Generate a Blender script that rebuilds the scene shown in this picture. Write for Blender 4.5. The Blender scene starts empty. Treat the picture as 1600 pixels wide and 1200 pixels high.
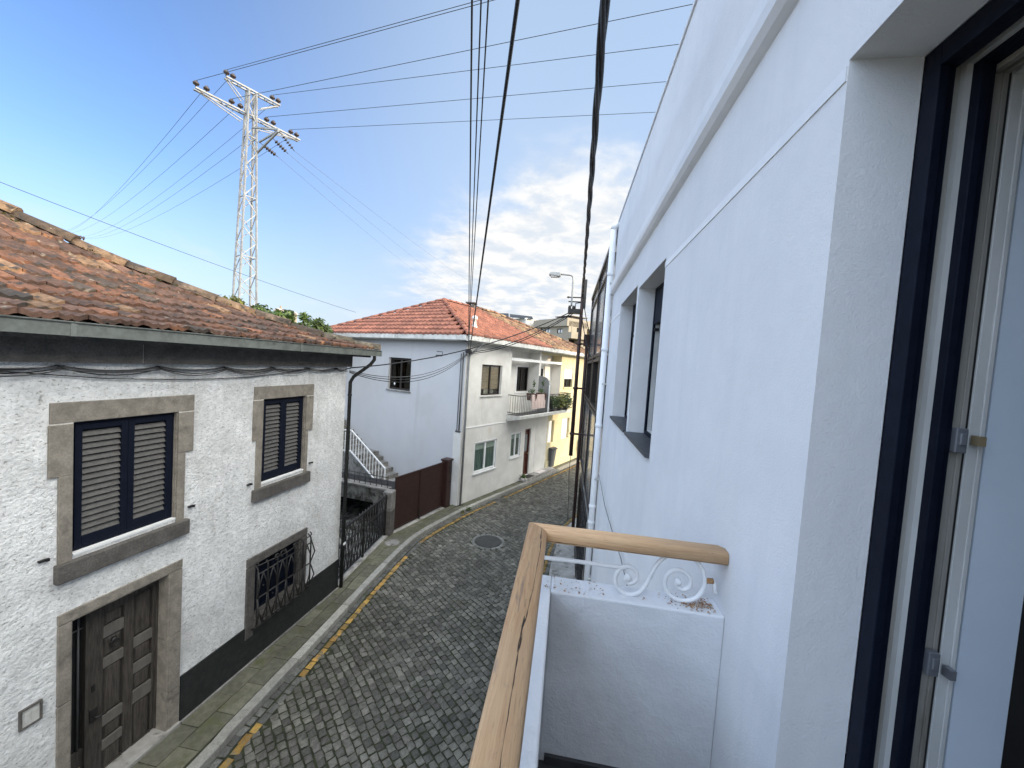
import bpy, math, random
from mathutils import Vector as V, Matrix, noise as mnoise
random.seed(7)
R = math.radians
S = bpy.context.scene
COL = S.collection
U = random.uniform

# ------------------------------------------------------------------ camera frame
EYE = V((0, 0, 5.2))
F = 600.0
_up = V((821, 12300, 600)).normalized()
_g = V((86, 22, -600)); _g = (_g - _up * _g.dot(_up)).normalized()
_x = _g.cross(_up)
CAM = Matrix((_x, _g, _up))

def ray(u, v): return CAM @ V(((u - 800) / F, -(v - 600) / F, -1))
def onz(u, v, z):
    d = ray(u, v); return EYE + d * ((z - EYE.z) / d.z)
def onpl(u, v, p, n):
    d = ray(u, v); return EYE + d * ((V(p) - EYE).dot(n) / d.dot(n))
def onr(u, v, y):
    d = ray(u, v); return EYE + d * (y / d.y)

# ------------------------------------------------------------------ node materials
MATS = {}
class NB:
    def __init__(s, name):
        s.m = bpy.data.materials.new(name); s.m.use_nodes = True
        s.t = s.m.node_tree; s.t.nodes.clear()
        s.o = s.n('ShaderNodeOutputMaterial')
        s.tc = s.n('ShaderNodeTexCoord')
    def n(s, t, **k):
        x = s.t.nodes.new(t)
        for a, b in k.items(): setattr(x, a, b)
        return x
    def l(s, a, b): s.t.links.new(a, b)
    def setv(s, sock, v):
        if hasattr(v, 'is_linked') or isinstance(v, bpy.types.NodeSocket): s.l(v, sock)
        else: sock.default_value = v
    def coords(s, stretch=(1, 1, 1), rot=(0, 0, 0)):
        mp = s.n('ShaderNodeMapping'); mp.inputs['Scale'].default_value = stretch; mp.inputs['Rotation'].default_value = rot
        s.l(s.tc.outputs['Object'], mp.inputs['Vector']); return mp.outputs[0]
    def noise(s, scale, detail=5, rough=.6, vec=None, dist=0):
        x = s.n('ShaderNodeTexNoise'); x.inputs['Scale'].default_value = scale
        x.inputs['Detail'].default_value = detail; x.inputs['Roughness'].default_value = rough
        x.inputs['Distortion'].default_value = dist
        s.l(vec or s.tc.outputs['Object'], x.inputs['Vector']); return x.outputs['Fac']
    def ramp(s, fac, lo, hi, a=0., b=1.):
        x = s.n('ShaderNodeMapRange'); x.interpolation_type = 'SMOOTHSTEP'
        s.l(fac, x.inputs[0]); x.inputs[1].default_value = lo; x.inputs[2].default_value = hi
        x.inputs[3].default_value = a; x.inputs[4].default_value = b; return x.outputs[0]
    def mix(s, fac, a, b, mode='MIX'):
        x = s.n('ShaderNodeMix', data_type='RGBA', blend_type=mode)
        s.setv(x.inputs[0], fac); s.setv(x.inputs[6], c4(a)); s.setv(x.inputs[7], c4(b)); return x.outputs[2]
    def math(s, op, a, b=0.):
        x = s.n('ShaderNodeMath', operation=op); s.setv(x.inputs[0], a); s.setv(x.inputs[1], b); return x.outputs[0]
def c4(c):
    if isinstance(c, (tuple, list)): return tuple(c)[:3] + (1,)
    return c

def pm(name, c1, c2=None, scale=6, rough=.75, bump=0, bscale=60, spots=(), metal=0, attr=False,
       stretch=(1, 1, 1), detail=6, spec=.4, mott=.12, rough2=None, bumps=(), lo=.35, hi=.65):
    """spots: (colour, scale, low, high, stretch)"""
    b = NB(name); vec = b.coords(stretch)
    col = b.mix(b.ramp(b.noise(scale, detail, .6, vec), lo, hi), c1, c2 or c1)
    if attr:
        a = b.n('ShaderNodeAttribute'); a.attribute_name = 'Col'
        col = b.mix(1., col, a.outputs['Color'], 'MULTIPLY')
    if mott:
        f = b.ramp(b.noise(scale * .13 + .35, 4, .6), .3, .7, 1 - mott, 1 + mott * .5)
        cmb = b.n('ShaderNodeCombineColor')
        for i in range(3): b.l(f, cmb.inputs[i])
        col = b.mix(1., col, cmb.outputs[0], 'MULTIPLY')
    for sp in spots:
        v2 = b.coords(sp[4]) if len(sp) > 4 else None
        col = b.mix(b.ramp(b.noise(sp[1], 6, .65, v2, .3), sp[2], sp[3]), col, sp[0])
    p = b.n('ShaderNodeBsdfPrincipled')
    b.setv(p.inputs['Base Color'], col)
    p.inputs['Metallic'].default_value = metal; p.inputs['Specular IOR Level'].default_value = spec
    if rough2 is not None:
        b.l(b.ramp(b.noise(scale * 1.7, 5), .35, .65, rough, rough2), p.inputs['Roughness'])
    else: p.inputs['Roughness'].default_value = rough
    bl = list(bumps)
    if bump: bl.append((bscale, bump, .01, stretch))
    prev = None
    for bs, st, ds, sc in bl:
        h = b.noise(bs, 4, .55, b.coords(sc), 0)
        bn = b.n('ShaderNodeBump'); bn.inputs['Strength'].default_value = st; bn.inputs['Distance'].default_value = ds
        b.l(h, bn.inputs['Height'])
        if prev: b.l(prev, bn.inputs['Normal'])
        prev = bn.outputs[0]
    if prev: b.l(prev, p.inputs['Normal'])
    b.l(p.outputs[0], b.o.inputs[0])
    b.p = p; b.colsock = col
    MATS[name] = b.m; return b.m

def glass_mat(name, tint=(.8, .86, .86), alpha=.75, rough=.02, refl=.4):
    b = NB(name)
    tr = b.n('ShaderNodeBsdfTransparent'); tr.inputs[0].default_value = tuple(t * alpha for t in tint) + (1,)
    gl = b.n('ShaderNodeBsdfGlossy'); gl.inputs['Roughness'].default_value = rough
    lw = b.n('ShaderNodeLayerWeight'); fr = b.math('ADD', b.math('MULTIPLY', b.math('POWER', lw.outputs['Facing'], 3.), refl), .04)
    mx = b.n('ShaderNodeMixShader'); b.l(fr, mx.inputs[0]); b.l(tr.outputs[0], mx.inputs[1]); b.l(gl.outputs[0], mx.inputs[2])
    b.l(mx.outputs[0], b.o.inputs[0]); MATS[name] = b.m; return b.m

# ------------------------------------------------------------------ mesh builder
class MB:
    def __init__(s): s.v = []; s.f = []; s.c = []; s.cur = (1, 1, 1); s.sm = []
    def vert(s, p): s.v.append(V(p)); return len(s.v) - 1
    def face(s, pts, smooth=False):
        i = len(s.v); s.v += [V(p) for p in pts]; s.f.append(tuple(range(i, i + len(pts)))); s.c.append(s.cur); s.sm.append(smooth)
    def fi(s, idx, smooth=False): s.f.append(tuple(idx)); s.c.append(s.cur); s.sm.append(smooth)
    def hexa(s, p):  # 8 corners: bottom 4 ccw, top 4 ccw
        i = len(s.v); s.v += [V(q) for q in p]
        for q in ((3, 2, 1, 0), (4, 5, 6, 7), (0, 1, 5, 4), (1, 2, 6, 5), (2, 3, 7, 6), (3, 0, 4, 7)):
            s.f.append(tuple(i + k for k in q)); s.c.append(s.cur); s.sm.append(False)
    def box(s, a, b):
        x0, y0, z0 = a; x1, y1, z1 = b
        s.hexa([(x0, y0, z0), (x1, y0, z0), (x1, y1, z0), (x0, y1, z0), (x0, y0, z1), (x1, y0, z1), (x1, y1, z1), (x0, y1, z1)])
    def prism(s, pts, h):  # pts list of V, extruded by vector h
        n = len(pts); i = len(s.v); s.v += [V(p) for p in pts] + [V(p) + V(h) for p in pts]
        s.fi([i + k for k in range(n)][::-1]); s.fi([i + n + k for k in range(n)])
        for k in range(n): s.fi((i + k, i + (k + 1) % n, i + n + (k + 1) % n, i + n + k))
    def tube(s, path, r, n=8, cap=True, smooth=True):
        path = [V(p) for p in path]; m = len(path); rr = r if isinstance(r, (list, tuple)) else [r] * m
        d = [(path[min(k + 1, m - 1)] - path[max(k - 1, 0)]).normalized() for k in range(m)]
        a = V((0, 0, 1)) if abs(d[0].z) < .9 else V((1, 0, 0))
        a = (a - d[0] * a.dot(d[0])).normalized(); i0 = len(s.v)
        for k in range(m):
            a = (a - d[k] * a.dot(d[k])).normalized(); b = d[k].cross(a)
            for j in range(n):
                t = 2 * math.pi * (j + .5) / n; s.v.append(path[k] + (a * math.cos(t) + b * math.sin(t)) * rr[k])
        for k in range(m - 1):
            for j in range(n):
                p = i0 + k * n; q = p + n
                s.fi((p + j, p + (j + 1) % n, q + (j + 1) % n, q + j), smooth)
        if cap:
            s.fi([i0 + j for j in range(n)][::-1]); s.fi([i0 + (m - 1) * n + j for j in range(n)])
    def bar(s, a, b, w, h=None):
        s.tube([a, b], w * .7071, 4, True, False)
    def lathe(s, o, prof, n=14, axis=V((0, 0, 1))):
        o = V(o); ax = axis.normalized(); a = V((1, 0, 0)) if abs(ax.x) < .9 else V((0, 1, 0))
        a = (a - ax * a.dot(ax)).normalized(); b = ax.cross(a); i0 = len(s.v)
        for r, z in prof:
            for j in range(n):
                t = 2 * math.pi * j / n; s.v.append(o + ax * z + (a * math.cos(t) + b * math.sin(t)) * r)
        for k in range(len(prof) - 1):
            for j in range(n):
                p = i0 + k * n; q = p + n; s.fi((p + j, p + (j + 1) % n, q + (j + 1) % n, q + j), True)
        s.fi([i0 + j for j in range(n)][::-1]); s.fi([i0 + (len(prof) - 1) * n + j for j in range(n)])

WL = {}
def obj(name, mb, mat, parent=None, loc=None, bevel=0):
    base = WL[parent.name] if parent else V(loc or (0, 0, 0))
    me = bpy.data.meshes.new(name)
    me.from_pydata([tuple(p - base) for p in mb.v], [], mb.f)
    me.polygons.foreach_set('use_smooth', mb.sm)
    if any(c != (1, 1, 1) for c in mb.c):
        at = me.color_attributes.new('Col', 'FLOAT_COLOR', 'CORNER'); dat = []
        for pl, c in zip(me.polygons, mb.c): dat += (list(c) + [1.]) * pl.loop_total
        at.data.foreach_set('color', dat)
    me.update()
    me.materials.append(MATS[mat] if isinstance(mat, str) else mat)
    o = bpy.data.objects.new(name, me); COL.objects.link(o)
    if parent: o.parent = parent
    else: o.location = base
    WL[o.name] = base
    if bevel:
        bv = o.modifiers.new('bevel', 'BEVEL'); bv.width = bevel; bv.segments = 2; bv.limit_method = 'ANGLE'; bv.angle_limit = R(50)
    return o
def tag(o, label, cat, group=None):
    o['label'] = label; o['category'] = cat
    if group: o['group'] = group
    return o
def thing(name, label, cat, loc, group=None):
    o = bpy.data.objects.new(name, None); COL.objects.link(o); o.location = V(loc); o.empty_display_size = .2
    WL[o.name] = V(loc); return tag(o, label, cat, group)
def struct(name, mb, mat):
    o = obj(name, mb, mat); o['kind'] = 'structure'; return o
def copy_tree(o, delta, parent=None):
    c = o.copy(); COL.objects.link(c)
    if parent: c.parent = parent
    else: c.location = o.location + V(delta)
    WL[c.name] = WL[o.name] + V(delta)
    for ch in list(o.children): copy_tree(ch, delta, c)
    return c

class Fr:
    """facade frame: s along the wall, d outwards, z up"""
    def __init__(s, o, ex, en): s.o = V(o); s.ex = V(ex).normalized(); s.en = V(en).normalized()
    def p(s, a, d, z): q = s.o + s.ex * a + s.en * d; return V((q.x, q.y, q.z + z))
    def uv(s, u, v, d=0):  # picture point on the plane at depth d -> (s, z)
        q = onpl(u, v, s.o + s.en * d, s.en) - s.o; return q.dot(s.ex), q.z
def fbox(mb, f, s0, s1, d0, d1, z0, z1):
    mb.hexa([f.p(s0, d1, z0), f.p(s1, d1, z0), f.p(s1, d0, z0), f.p(s0, d0, z0), f.p(s0, d1, z1), f.p(s1, d1, z1), f.p(s1, d0, z1), f.p(s0, d0, z1)])
def FB(f, *a):
    m = MB(); fbox(m, f, *a); return m
def wall(mb, f, s0, s1, z0, z1, ops=(), d=0, step=1.0):
    """wall face with real openings: ops = (s0, s1, z0, z1, depth)"""
    ss = sorted(set([s0, s1] + [x for o in ops for x in o[:2]])); zz = sorted(set([z0, z1] + [x for o in ops for x in o[2:4]]))
    for i in range(len(ss) - 1):
        for j in range(len(zz) - 1):
            cs = (ss[i] + ss[i + 1]) / 2; cz = (zz[j] + zz[j + 1]) / 2
            if any(o[0] < cs < o[1] and o[2] < cz < o[3] for o in ops): continue
            mb.face([f.p(ss[i], d, zz[j]), f.p(ss[i + 1], d, zz[j]), f.p(ss[i + 1], d, zz[j + 1]), f.p(ss[i], d, zz[j + 1])])
    for a, b, c, e, dp in ops:
        k = d - dp
        mb.face([f.p(a, d, c), f.p(a, k, c), f.p(b, k, c), f.p(b, d, c)]); mb.face([f.p(a, d, e), f.p(b, d, e), f.p(b, k, e), f.p(a, k, e)])
        mb.face([f.p(a, d, c), f.p(a, d, e), f.p(a, k, e), f.p(a, k, c)]); mb.face([f.p(b, d, c), f.p(b, k, c), f.p(b, k, e), f.p(b, d, e)])
def back(mb, f, a, b, c, e, d, deep=.6):
    """dark room behind an opening"""
    k = d - deep
    mb.face([f.p(a, k, c), f.p(b, k, c), f.p(b, k, e), f.p(a, k, e)])
    mb.face([f.p(a, d, c), f.p(a, k, c), f.p(a, k, e), f.p(a, d, e)]); mb.face([f.p(b, d, c), f.p(b, k, c), f.p(b, k, e), f.p(b, d, e)])
    mb.face([f.p(a, d, c), f.p(b, d, c), f.p(b, k, c), f.p(a, k, c)]); mb.face([f.p(a, d, e), f.p(b, d, e), f.p(b, k, e), f.p(a, k, e)])
def fring(mb, f, a, b, c, e, w, d0, d1, wb=None):
    wb = wb or w
    fbox(mb, f, a, a + w, d0, d1, c, e); fbox(mb, f, b - w, b, d0, d1, c, e)
    fbox(mb, f, a + w, b - w, d0, d1, e - w, e); fbox(mb, f, a + w, b - w, d0, d1, c, c + wb)
def sag(a, b, drop, n=16):
    a = V(a); b = V(b); return [a.lerp(b, t / n) - V((0, 0, 4 * drop * (t / n) * (1 - t / n))) for t in range(n + 1)]
def smooth_path(pts, n=6):
    pts = [V(p) for p in pts]; out = []
    for i in range(len(pts) - 1):
        p0 = pts[max(i - 1, 0)]; p1 = pts[i]; p2 = pts[i + 1]; p3 = pts[min(i + 2, len(pts) - 1)]
        for k in range(n):
            t = k / n
            out.append(.5 * ((2 * p1) + (p2 - p0) * t + (2 * p0 - 5 * p1 + 4 * p2 - p3) * t * t + (3 * p1 - p0 - 3 * p2 + p3) * t ** 3))
    out.append(pts[-1]); return out
def lerp_tab(tab, y):
    if y <= tab[0][1]: return tab[0][0]
    for (x0, y0), (x1, y1) in zip(tab, tab[1:]):
        if y <= y1: return x0 + (x1 - x0) * (y - y0) / (y1 - y0)
    return tab[-1][0]

# ------------------------------------------------------------------ palette
pm('old_stucco', (.76, .765, .76), (.63, .635, .63), 13, .9, spots=[((.46, .46, .44), 3.2, .56, .8, (1, 1, .16)), ((.5, .5, .485), .8, .5, .75), ((.30, .30, .285), 27, .545, .68, (1, 1, 1.7)), ((.40, .40, .37), 1.3, .58, .72, (1, 1, .25)), ((.2, .2, .18), 15, .66, .76, (1, 1, .8))],
   bumps=[(21, .6, .028, (1, 1, 1.4)), (55, .6, .013, (1, 1, 1.1)), (5, .3, .05, (1, 1, 1)), (110, .3, .006, (1, 1, 1))], mott=.12)
pm('black_plinth', (.012, .014, .015), (.022, .024, .024), 14, .6, .3, 80, spots=[((.08, .08, .075), 9, .68, .8, (1, 1, .3))])
pm('granite', (.26, .235, .20), (.205, .185, .155), 60, .85, .35, 160, spots=[((.09, .08, .07), 4, .56, .75), ((.32, .29, .24), 120, .6, .7)], mott=.25)
pm('granite_grey', (.12, .11, .10), (.08, .075, .07), 50, .85, .35, 120, spots=[((.05, .048, .045), 3, .5, .75)], mott=.25)
pm('mortar', (.62, .6, .55), (.5, .48, .44), 30, .9, .2)
pm('navy_paint', (.004, .0065, .015), (.006, .009, .019), 20, .55, .1, 200, spec=.14, spots=[((.05, .05, .055), 30, .74, .77)])
pm('louvre_grey', (.072, .069, .066), (.095, .092, .087), 30, .55, .1)
pm('weathered_wood', (.040, .034, .029), (.070, .061, .052), 7, .75, .5, 30, stretch=(6, 6, .6), spots=[((.028, .024, .02), 5, .5, .7, (5, 5, .8))])
pm('wood_pale_edge', (.105, .097, .086), (.145, .134, .12), 9, .8, .4, 40, stretch=(1, 1, .4))
pm('iron', (.010, .010, .011), (.018, .016, .015), 40, .5, .2, 150, spec=.5)
pm('dark_void', (.012, .012, .013), None, 5, .9, mott=0)
pm('room_dark', (.055, .05, .045), (.045, .04, .038), 3, .9, mott=.1)
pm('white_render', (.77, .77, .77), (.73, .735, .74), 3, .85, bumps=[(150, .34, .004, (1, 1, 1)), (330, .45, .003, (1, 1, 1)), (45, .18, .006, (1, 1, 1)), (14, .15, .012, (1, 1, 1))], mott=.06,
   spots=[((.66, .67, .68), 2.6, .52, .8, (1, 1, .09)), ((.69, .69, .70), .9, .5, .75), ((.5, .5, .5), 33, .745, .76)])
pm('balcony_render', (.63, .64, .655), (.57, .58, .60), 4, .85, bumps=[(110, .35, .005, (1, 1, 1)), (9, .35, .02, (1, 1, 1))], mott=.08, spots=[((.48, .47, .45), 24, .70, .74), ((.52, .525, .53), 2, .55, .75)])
pm('white_paint', (.8, .8, .8), (.76, .77, .78), 14, .45, .1, 60, mott=.05)
pm('house_white', (.70, .69, .66), (.645, .635, .60), 2.5, .85, .2, 90, spots=[((.46, .44, .4), 3.2, .6, .82, (1, 1, .12)), ((.55, .5, .43), 1.1, .6, .85)], mott=.12)
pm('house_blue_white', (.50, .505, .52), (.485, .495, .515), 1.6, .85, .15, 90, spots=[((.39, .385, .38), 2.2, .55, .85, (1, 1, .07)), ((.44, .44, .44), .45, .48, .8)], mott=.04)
pm('house_yellow', (.58, .525, .34), (.52, .47, .30), 2.5, .85, .2, 90, spots=[((.5, .42, .27), 3, .62, .8, (1, 1, .3))], mott=.1)
pm('dirty_white', (.62, .62, .59), (.5, .5, .47), 5, .8, .2, 60, spots=[((.3, .3, .27), 6, .58, .75, (1, 1, .4))], mott=.15)
pm('old_tile', (1, 1, 1), (.62, .60, .58), 13, .92, .6, 70, attr=True, spots=[((.25, .21, .155), 8, .60, .72), ((.035, .03, .026), 6.5, .50, .66), ((.28, .13, .06), 3.1, .62, .74), ((.5, .46, .39), 19, .70, .75)], mott=.3)
pm('red_tile', (1, 1, 1), (.85, .82, .8), 6, .75, .25, 60, attr=True, spots=[((.13, .06, .045), 4, .62, .8)], mott=.15)
pm('brown_tile', (1, 1, 1), (.7, .68, .62), 5, .85, .3, 60, attr=True, spots=[((.28, .24, .16), 5, .55, .7), ((.06, .05, .04), 7, .6, .7)], mott=.2)
pm('gutter_metal', (.17, .185, .17), (.12, .13, .12), 7, .6, .15, 50, spots=[((.06, .065, .055), 5, .55, .75, (1, .4, 2))], metal=.2)
pm('dark_pipe', (.012, .013, .013), (.02, .02, .02), 20, .7, .1, spec=.2)
pm('sett', (1, 1, 1), (.70, .70, .68), 26, .85, .6, 70, attr=True, rough2=.6, spots=[((.055, .06, .03), 1.1, .56, .78), ((.06, .058, .05), 38, .64, .72)], mott=.3)
pm('road_joint', (.020, .022, .013), (.035, .04, .018), 12, .95, .6, 60)
pm('yellow_sett', (.42, .26, .055), (.32, .2, .06), 25, .75, .4, 90, attr=True, spots=[((.13, .12, .09), 14, .53, .62)], mott=.2)
pm('paving', (.135, .130, .10), (.098, .098, .073), 12, .9, .4, 120, attr=True, spots=[((.075, .082, .032), 2.6, .5, .72), ((.05, .05, .042), 7, .62, .75)], mott=.25)
pm('kerb_granite', (.36, .355, .33), (.27, .265, .245), 70, .85, .3, 150, attr=True, spots=[((.10, .11, .06), 4, .62, .8)], mott=.2)
pm('pale_pavement', (.36, .35, .33), (.25, .24, .22), 3.5, .85, .3, 60, spots=[((.13, .125, .11), 4, .52, .66)], mott=.2)
pm('ground_earth', (.10, .09, .065), (.07, .075, .04), .4, .95, .4, 12)
pm('gate_brown', (.028, .013, .011), (.036, .017, .014), 8, .45, .1, 80, mott=.15)
pm('concrete', (.26, .25, .235), (.18, .175, .165), 7, .9, .4, 60, spots=[((.07, .07, .055), 3, .5, .68)], mott=.3)
pm('stain_concrete', (.20, .2, .185), (.11, .11, .1), 6, .9, .5, 50, spots=[((.03, .03, .026), 4, .46, .6)], mott=.3)
pm('steel', (.30, .31, .31), (.22, .225, .23), 4, .55, .1, 60, metal=.2)
pm('insulator_glaze', (.03, .022, .02), (.05, .035, .03), 20, .2)
pm('cable_black', (.012, .012, .013), (.02, .02, .02), 40, .5)
pm('cable_grey', (.09, .09, .09), None, 40, .6)
pm('rust_pole', (.055, .026, .02), (.03, .018, .016), 9, .6, .3, 60, stretch=(1, 1, .3))
pm('lamp_grey', (.3, .31, .31), (.26, .27, .27), 8, .4, metal=.3)
pm('lamp_lens', (.55, .56, .55), None, 8, .2)
pm('bin_grey', (.085, .095, .10), (.10, .11, .115), 10, .5, .1)
pm('bin_dark', (.05, .055, .06), None, 10, .45)
pm('rubber', (.015, .015, .015), None, 30, .8)
pm('door_red', (.10, .03, .02), (.07, .022, .016), 6, .4, .2, 40, stretch=(5, 5, .6))
pm('slate', (.045, .047, .052), (.06, .062, .068), 20, .5, .2)
pm('bronze_frame', (.028, .022, .019), (.04, .032, .028), 10, .4, metal=.3)
pm('marble_tile', (.36, .35, .34), (.2, .2, .195), 5, .12, .05, 40, spots=[((.07, .07, .07), 4, .55, .62)], mott=.2, spec=.6)
pm('curtain_cloth', (.55, .52, .45), (.42, .39, .33), 3, .9, stretch=(14, 14, .5))
pm('curtain_green', (.17, .25, .235), (.09, .15, .14), 3, .9, stretch=(22, 22, .5))
pm('blind_pale', (.50, .62, .60), (.42, .52, .5), 3, .8)
pm('blind_tan', (.40, .30, .22), (.28, .21, .155), 2, .8, stretch=(1, 1, 14))
pm('cloth_pink', (.62, .50, .46), (.46, .36, .33), 4, .9, .3, 30, stretch=(9, 9, .8))
pm('terracotta', (.10, .055, .038), (.08, .045, .032), 9, .8)
pm('leaf_dark', (.030, .055, .018), (.055, .085, .026), 3, .6, attr=True, mott=.3)
pm('leaf_mid', (.034, .07, .016), (.07, .105, .026), 3, .55, attr=True, mott=.3)
pm('leaf_yellow', (.09, .11, .026), (.15, .145, .04), 3, .6, attr=True, mott=.3)
pm('leaf_dry', (.12, .075, .04), (.07, .045, .025), 4, .8, attr=True)
pm('bark', (.08, .06, .045), (.045, .035, .028), 9, .9, .6, 30)
pm('far_beige', (.31, .27, .21), (.28, .245, .19), .3, .85, mott=.1)
pm('far_white', (.7, .69, .66), (.64, .63, .6), .3, .85)
pm('far_glass', (.09, .11, .13), (.2, .22, .24), .8, .1, spec=.6)
pm('panel_blue', (.02, .025, .03), (.03, .033, .038), .8, .5, spec=.2)
pm('aluminium_white', (.62, .62, .6), (.55, .55, .53), 12, .4, .05, 60, stretch=(1, 1, .2))
pm('channel_dirty', (.37, .355, .32), (.25, .235, .205), 9, .7, .2, 60, stretch=(1, 1, .1), spots=[((.14, .12, .09), 8, .56, .7, (1, 1, .12))])
pm('latch_grey', (.22, .23, .25), None, 20, .4, metal=.4)
pm('brass', (.42, .33, .2), None, 20, .4, metal=.5)
pm('leaf_panel', (.66, .73, .80), (.60, .67, .75), 2, .3, spots=[((.3, .36, .42), 60, .74, .78)], mott=.06)
pm('dark_tile', (.03, .03, .032), (.045, .045, .048), 8, .4)
pm('flake_rust', (.24, .10, .045), (.42, .27, .13), 120, .9)
pm('cast_iron', (.045, .045, .044), (.07, .07, .066), 40, .6, .5, 60, metal=.4)
pm('mat_dark', (.035, .03, .028), (.05, .045, .04), 60, .95, .6, 120)
pm('mat_white', (.62, .58, .55), (.55, .5, .48), 20, .8)
pm('lit_cream', (.8, .76, .62), None, 8, .5)
glass_mat('clear_glass', (.93, .95, .93), .94)
glass_mat('dark_glass', (.22, .23, .24), .6)
# handrail wood: grain along the rail, dark weathered streaks and one long crack
def wood(name, st, kn, ax, off):
    b = NB(name); v = b.coords(st)
    g = b.noise(9, 9, .7, v, .8)
    col = b.mix(b.ramp(g, .30, .72), (.63, .41, .225), (.46, .26, .13))
    fine = b.noise(46, 4, .6, v); col = b.mix(b.ramp(fine, .56, .74), col, (.33, .18, .09))
    k = b.noise(2.6, 6, .7, b.coords(kn), 1.6)
    col = b.mix(b.ramp(k, .57, .70), col, (.27, .19, .14)); col = b.mix(b.ramp(b.noise(5.5, 5, .7, b.coords(kn), 1.0), .66, .72), col, (.10, .065, .05))
    col = b.mix(b.ramp(b.noise(2, 3), .35, .7), col, b.mix(.4, col, (.60, .43, .27)))
    sx = b.n('ShaderNodeSeparateXYZ'); b.l(b.tc.outputs['Object'], sx.inputs[0])
    d = b.math('ABSOLUTE', b.math('ADD', b.math('ADD', sx.outputs[ax], off), b.math('MULTIPLY', b.math('SUBTRACT', b.noise(3.2, 5, .6, v), .5), .05)))
    crack = b.ramp(d, .0004, .0014, 1., 0.); col = b.mix(crack, col, (.03, .018, .012))
    p = b.n('ShaderNodeBsdfPrincipled'); b.l(col, p.inputs['Base Color']); p.inputs['Roughness'].default_value = .6; p.inputs['Specular IOR Level'].default_value = .3
    bn = b.n('ShaderNodeBump'); bn.inputs['Strength'].default_value = .5; bn.inputs['Distance'].default_value = .003
    b.l(b.math('SUBTRACT', g, crack), bn.inputs['Height']); b.l(bn.outputs[0], p.inputs['Normal']); b.l(p.outputs[0], b.o.inputs[0]); MATS[name] = b.m
wood('rail_wood_long', (9, .45, 9), (7, 1.1, 7), 0, 5.5 + .052)
wood('rail_wood_end', (.45, 9, 9), (1.1, 7, 7), 2, -4.566)
pm('rail_grey', (.10, .10, .10), (.07, .07, .07), 10, .5)
# ================================================================== the white building we stand on
FBd = Fr((.6, 0, 0), (0, 1, 0), (-1, 0, 0))
bld = thing('white_building', 'white rendered building close on the right with a balcony and deep recessed windows', 'building', (5.5, 0, 0))
DZ0, DZ1 = 3.77, 5.965
OPS = [(-.45, 1.03, DZ0, DZ1, .155), (2.715, 3.69, 4.65, 5.985, .146), (3.775, 4.91, 4.65, 6.03, .146)]
m = MB(); wall(m, FBd, -8, 6.0, -.1, 7.41, OPS)
X0, X1, Y0, Y1, ZT = .6, 11., -8., 6.0, 7.41
m.face([(X0, Y1, -.1), (X0, Y1, ZT), (X1, Y1, ZT), (X1, Y1, -.1)]); m.face([(X0, Y0, -.1), (X1, Y0, -.1), (X1, Y0, ZT), (X0, Y0, ZT)])
m.face([(X1, Y0, -.1), (X1, Y1, -.1), (X1, Y1, ZT), (X1, Y0, ZT)]); m.face([(X0, Y0, ZT), (X1, Y0, ZT), (X1, Y1, ZT), (X0, Y1, ZT)])
obj('wall', m, 'white_render', bld)
m = MB()  # moulded cornice, rounded top, undercut below
prof = [(0, 6.335), (.03, 6.345), (.05, 6.365), (.058, 6.40), (.06, 6.455), (.045, 6.475), (0, 6.485)]
m.prism([FBd.p(-8, d, z) for d, z in prof], (0, 14.0, 0)); obj('cornice', m, 'white_paint', bld)
for q in ((1.032, 2.714, 5.918, 5.952), (4.912, 5.99, 5.925, 5.96)): m = MB(); fbox(m, FBd, q[0], q[1], 0, .004, q[2], q[3]); obj('string_course', m, 'white_paint', bld)
m = MB(); fbox(m, FBd, -8, 6.01, -.3, .012, 7.412, 7.44); obj('coping', m, 'white_paint', bld)
for a, b, c, e, dp in OPS[1:]:
    m = MB(); fring(m, FBd, a + .002, b - .002, c + .002, e - .002, .03, -.166, -.147); w = obj('window_frame', m, 'navy_paint', bld)
    m = MB(); fring(m, FBd, a + .002, b - .002, c + .002, e - .002, .034, -.204, -.167); obj('sash', m, 'aluminium_white', w)
    m = MB(); fring(m, FBd, a + .002, b - .002, c + .002, e - .002, .05, -.24, -.205); fbox(m, FBd, (a + b) / 2 - .03, (a + b) / 2 + .03, -.238, -.207, c + .052, e - .052); obj('inner_frame', m, 'navy_paint', w)
    m = MB(); fbox(m, FBd, a + .045, b - .045, -.23, -.224, c + .05, e - .05); obj('pane', m, 'dark_glass', w)
    m = MB(); back(m, FBd, a, b, c, e, -.241, .8); obj('interior', m, 'room_dark', w)
    m = MB(); fbox(m, FBd, a - .0, b + .0, -.146, .03, c - .022, c + .004); obj('sill', m, 'slate', w)
    m = MB(); fbox(m, FBd, a + .034, b - .034, -.2, -.15, e - .33, e - .036); obj('shutter_box', m, 'navy_paint', w)
    m = MB(); fbox(m, FBd, b - .07, b - .033, -.19, -.155, e - .39, e - .365); obj('shutter_stop', m, 'iron', w)
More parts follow.
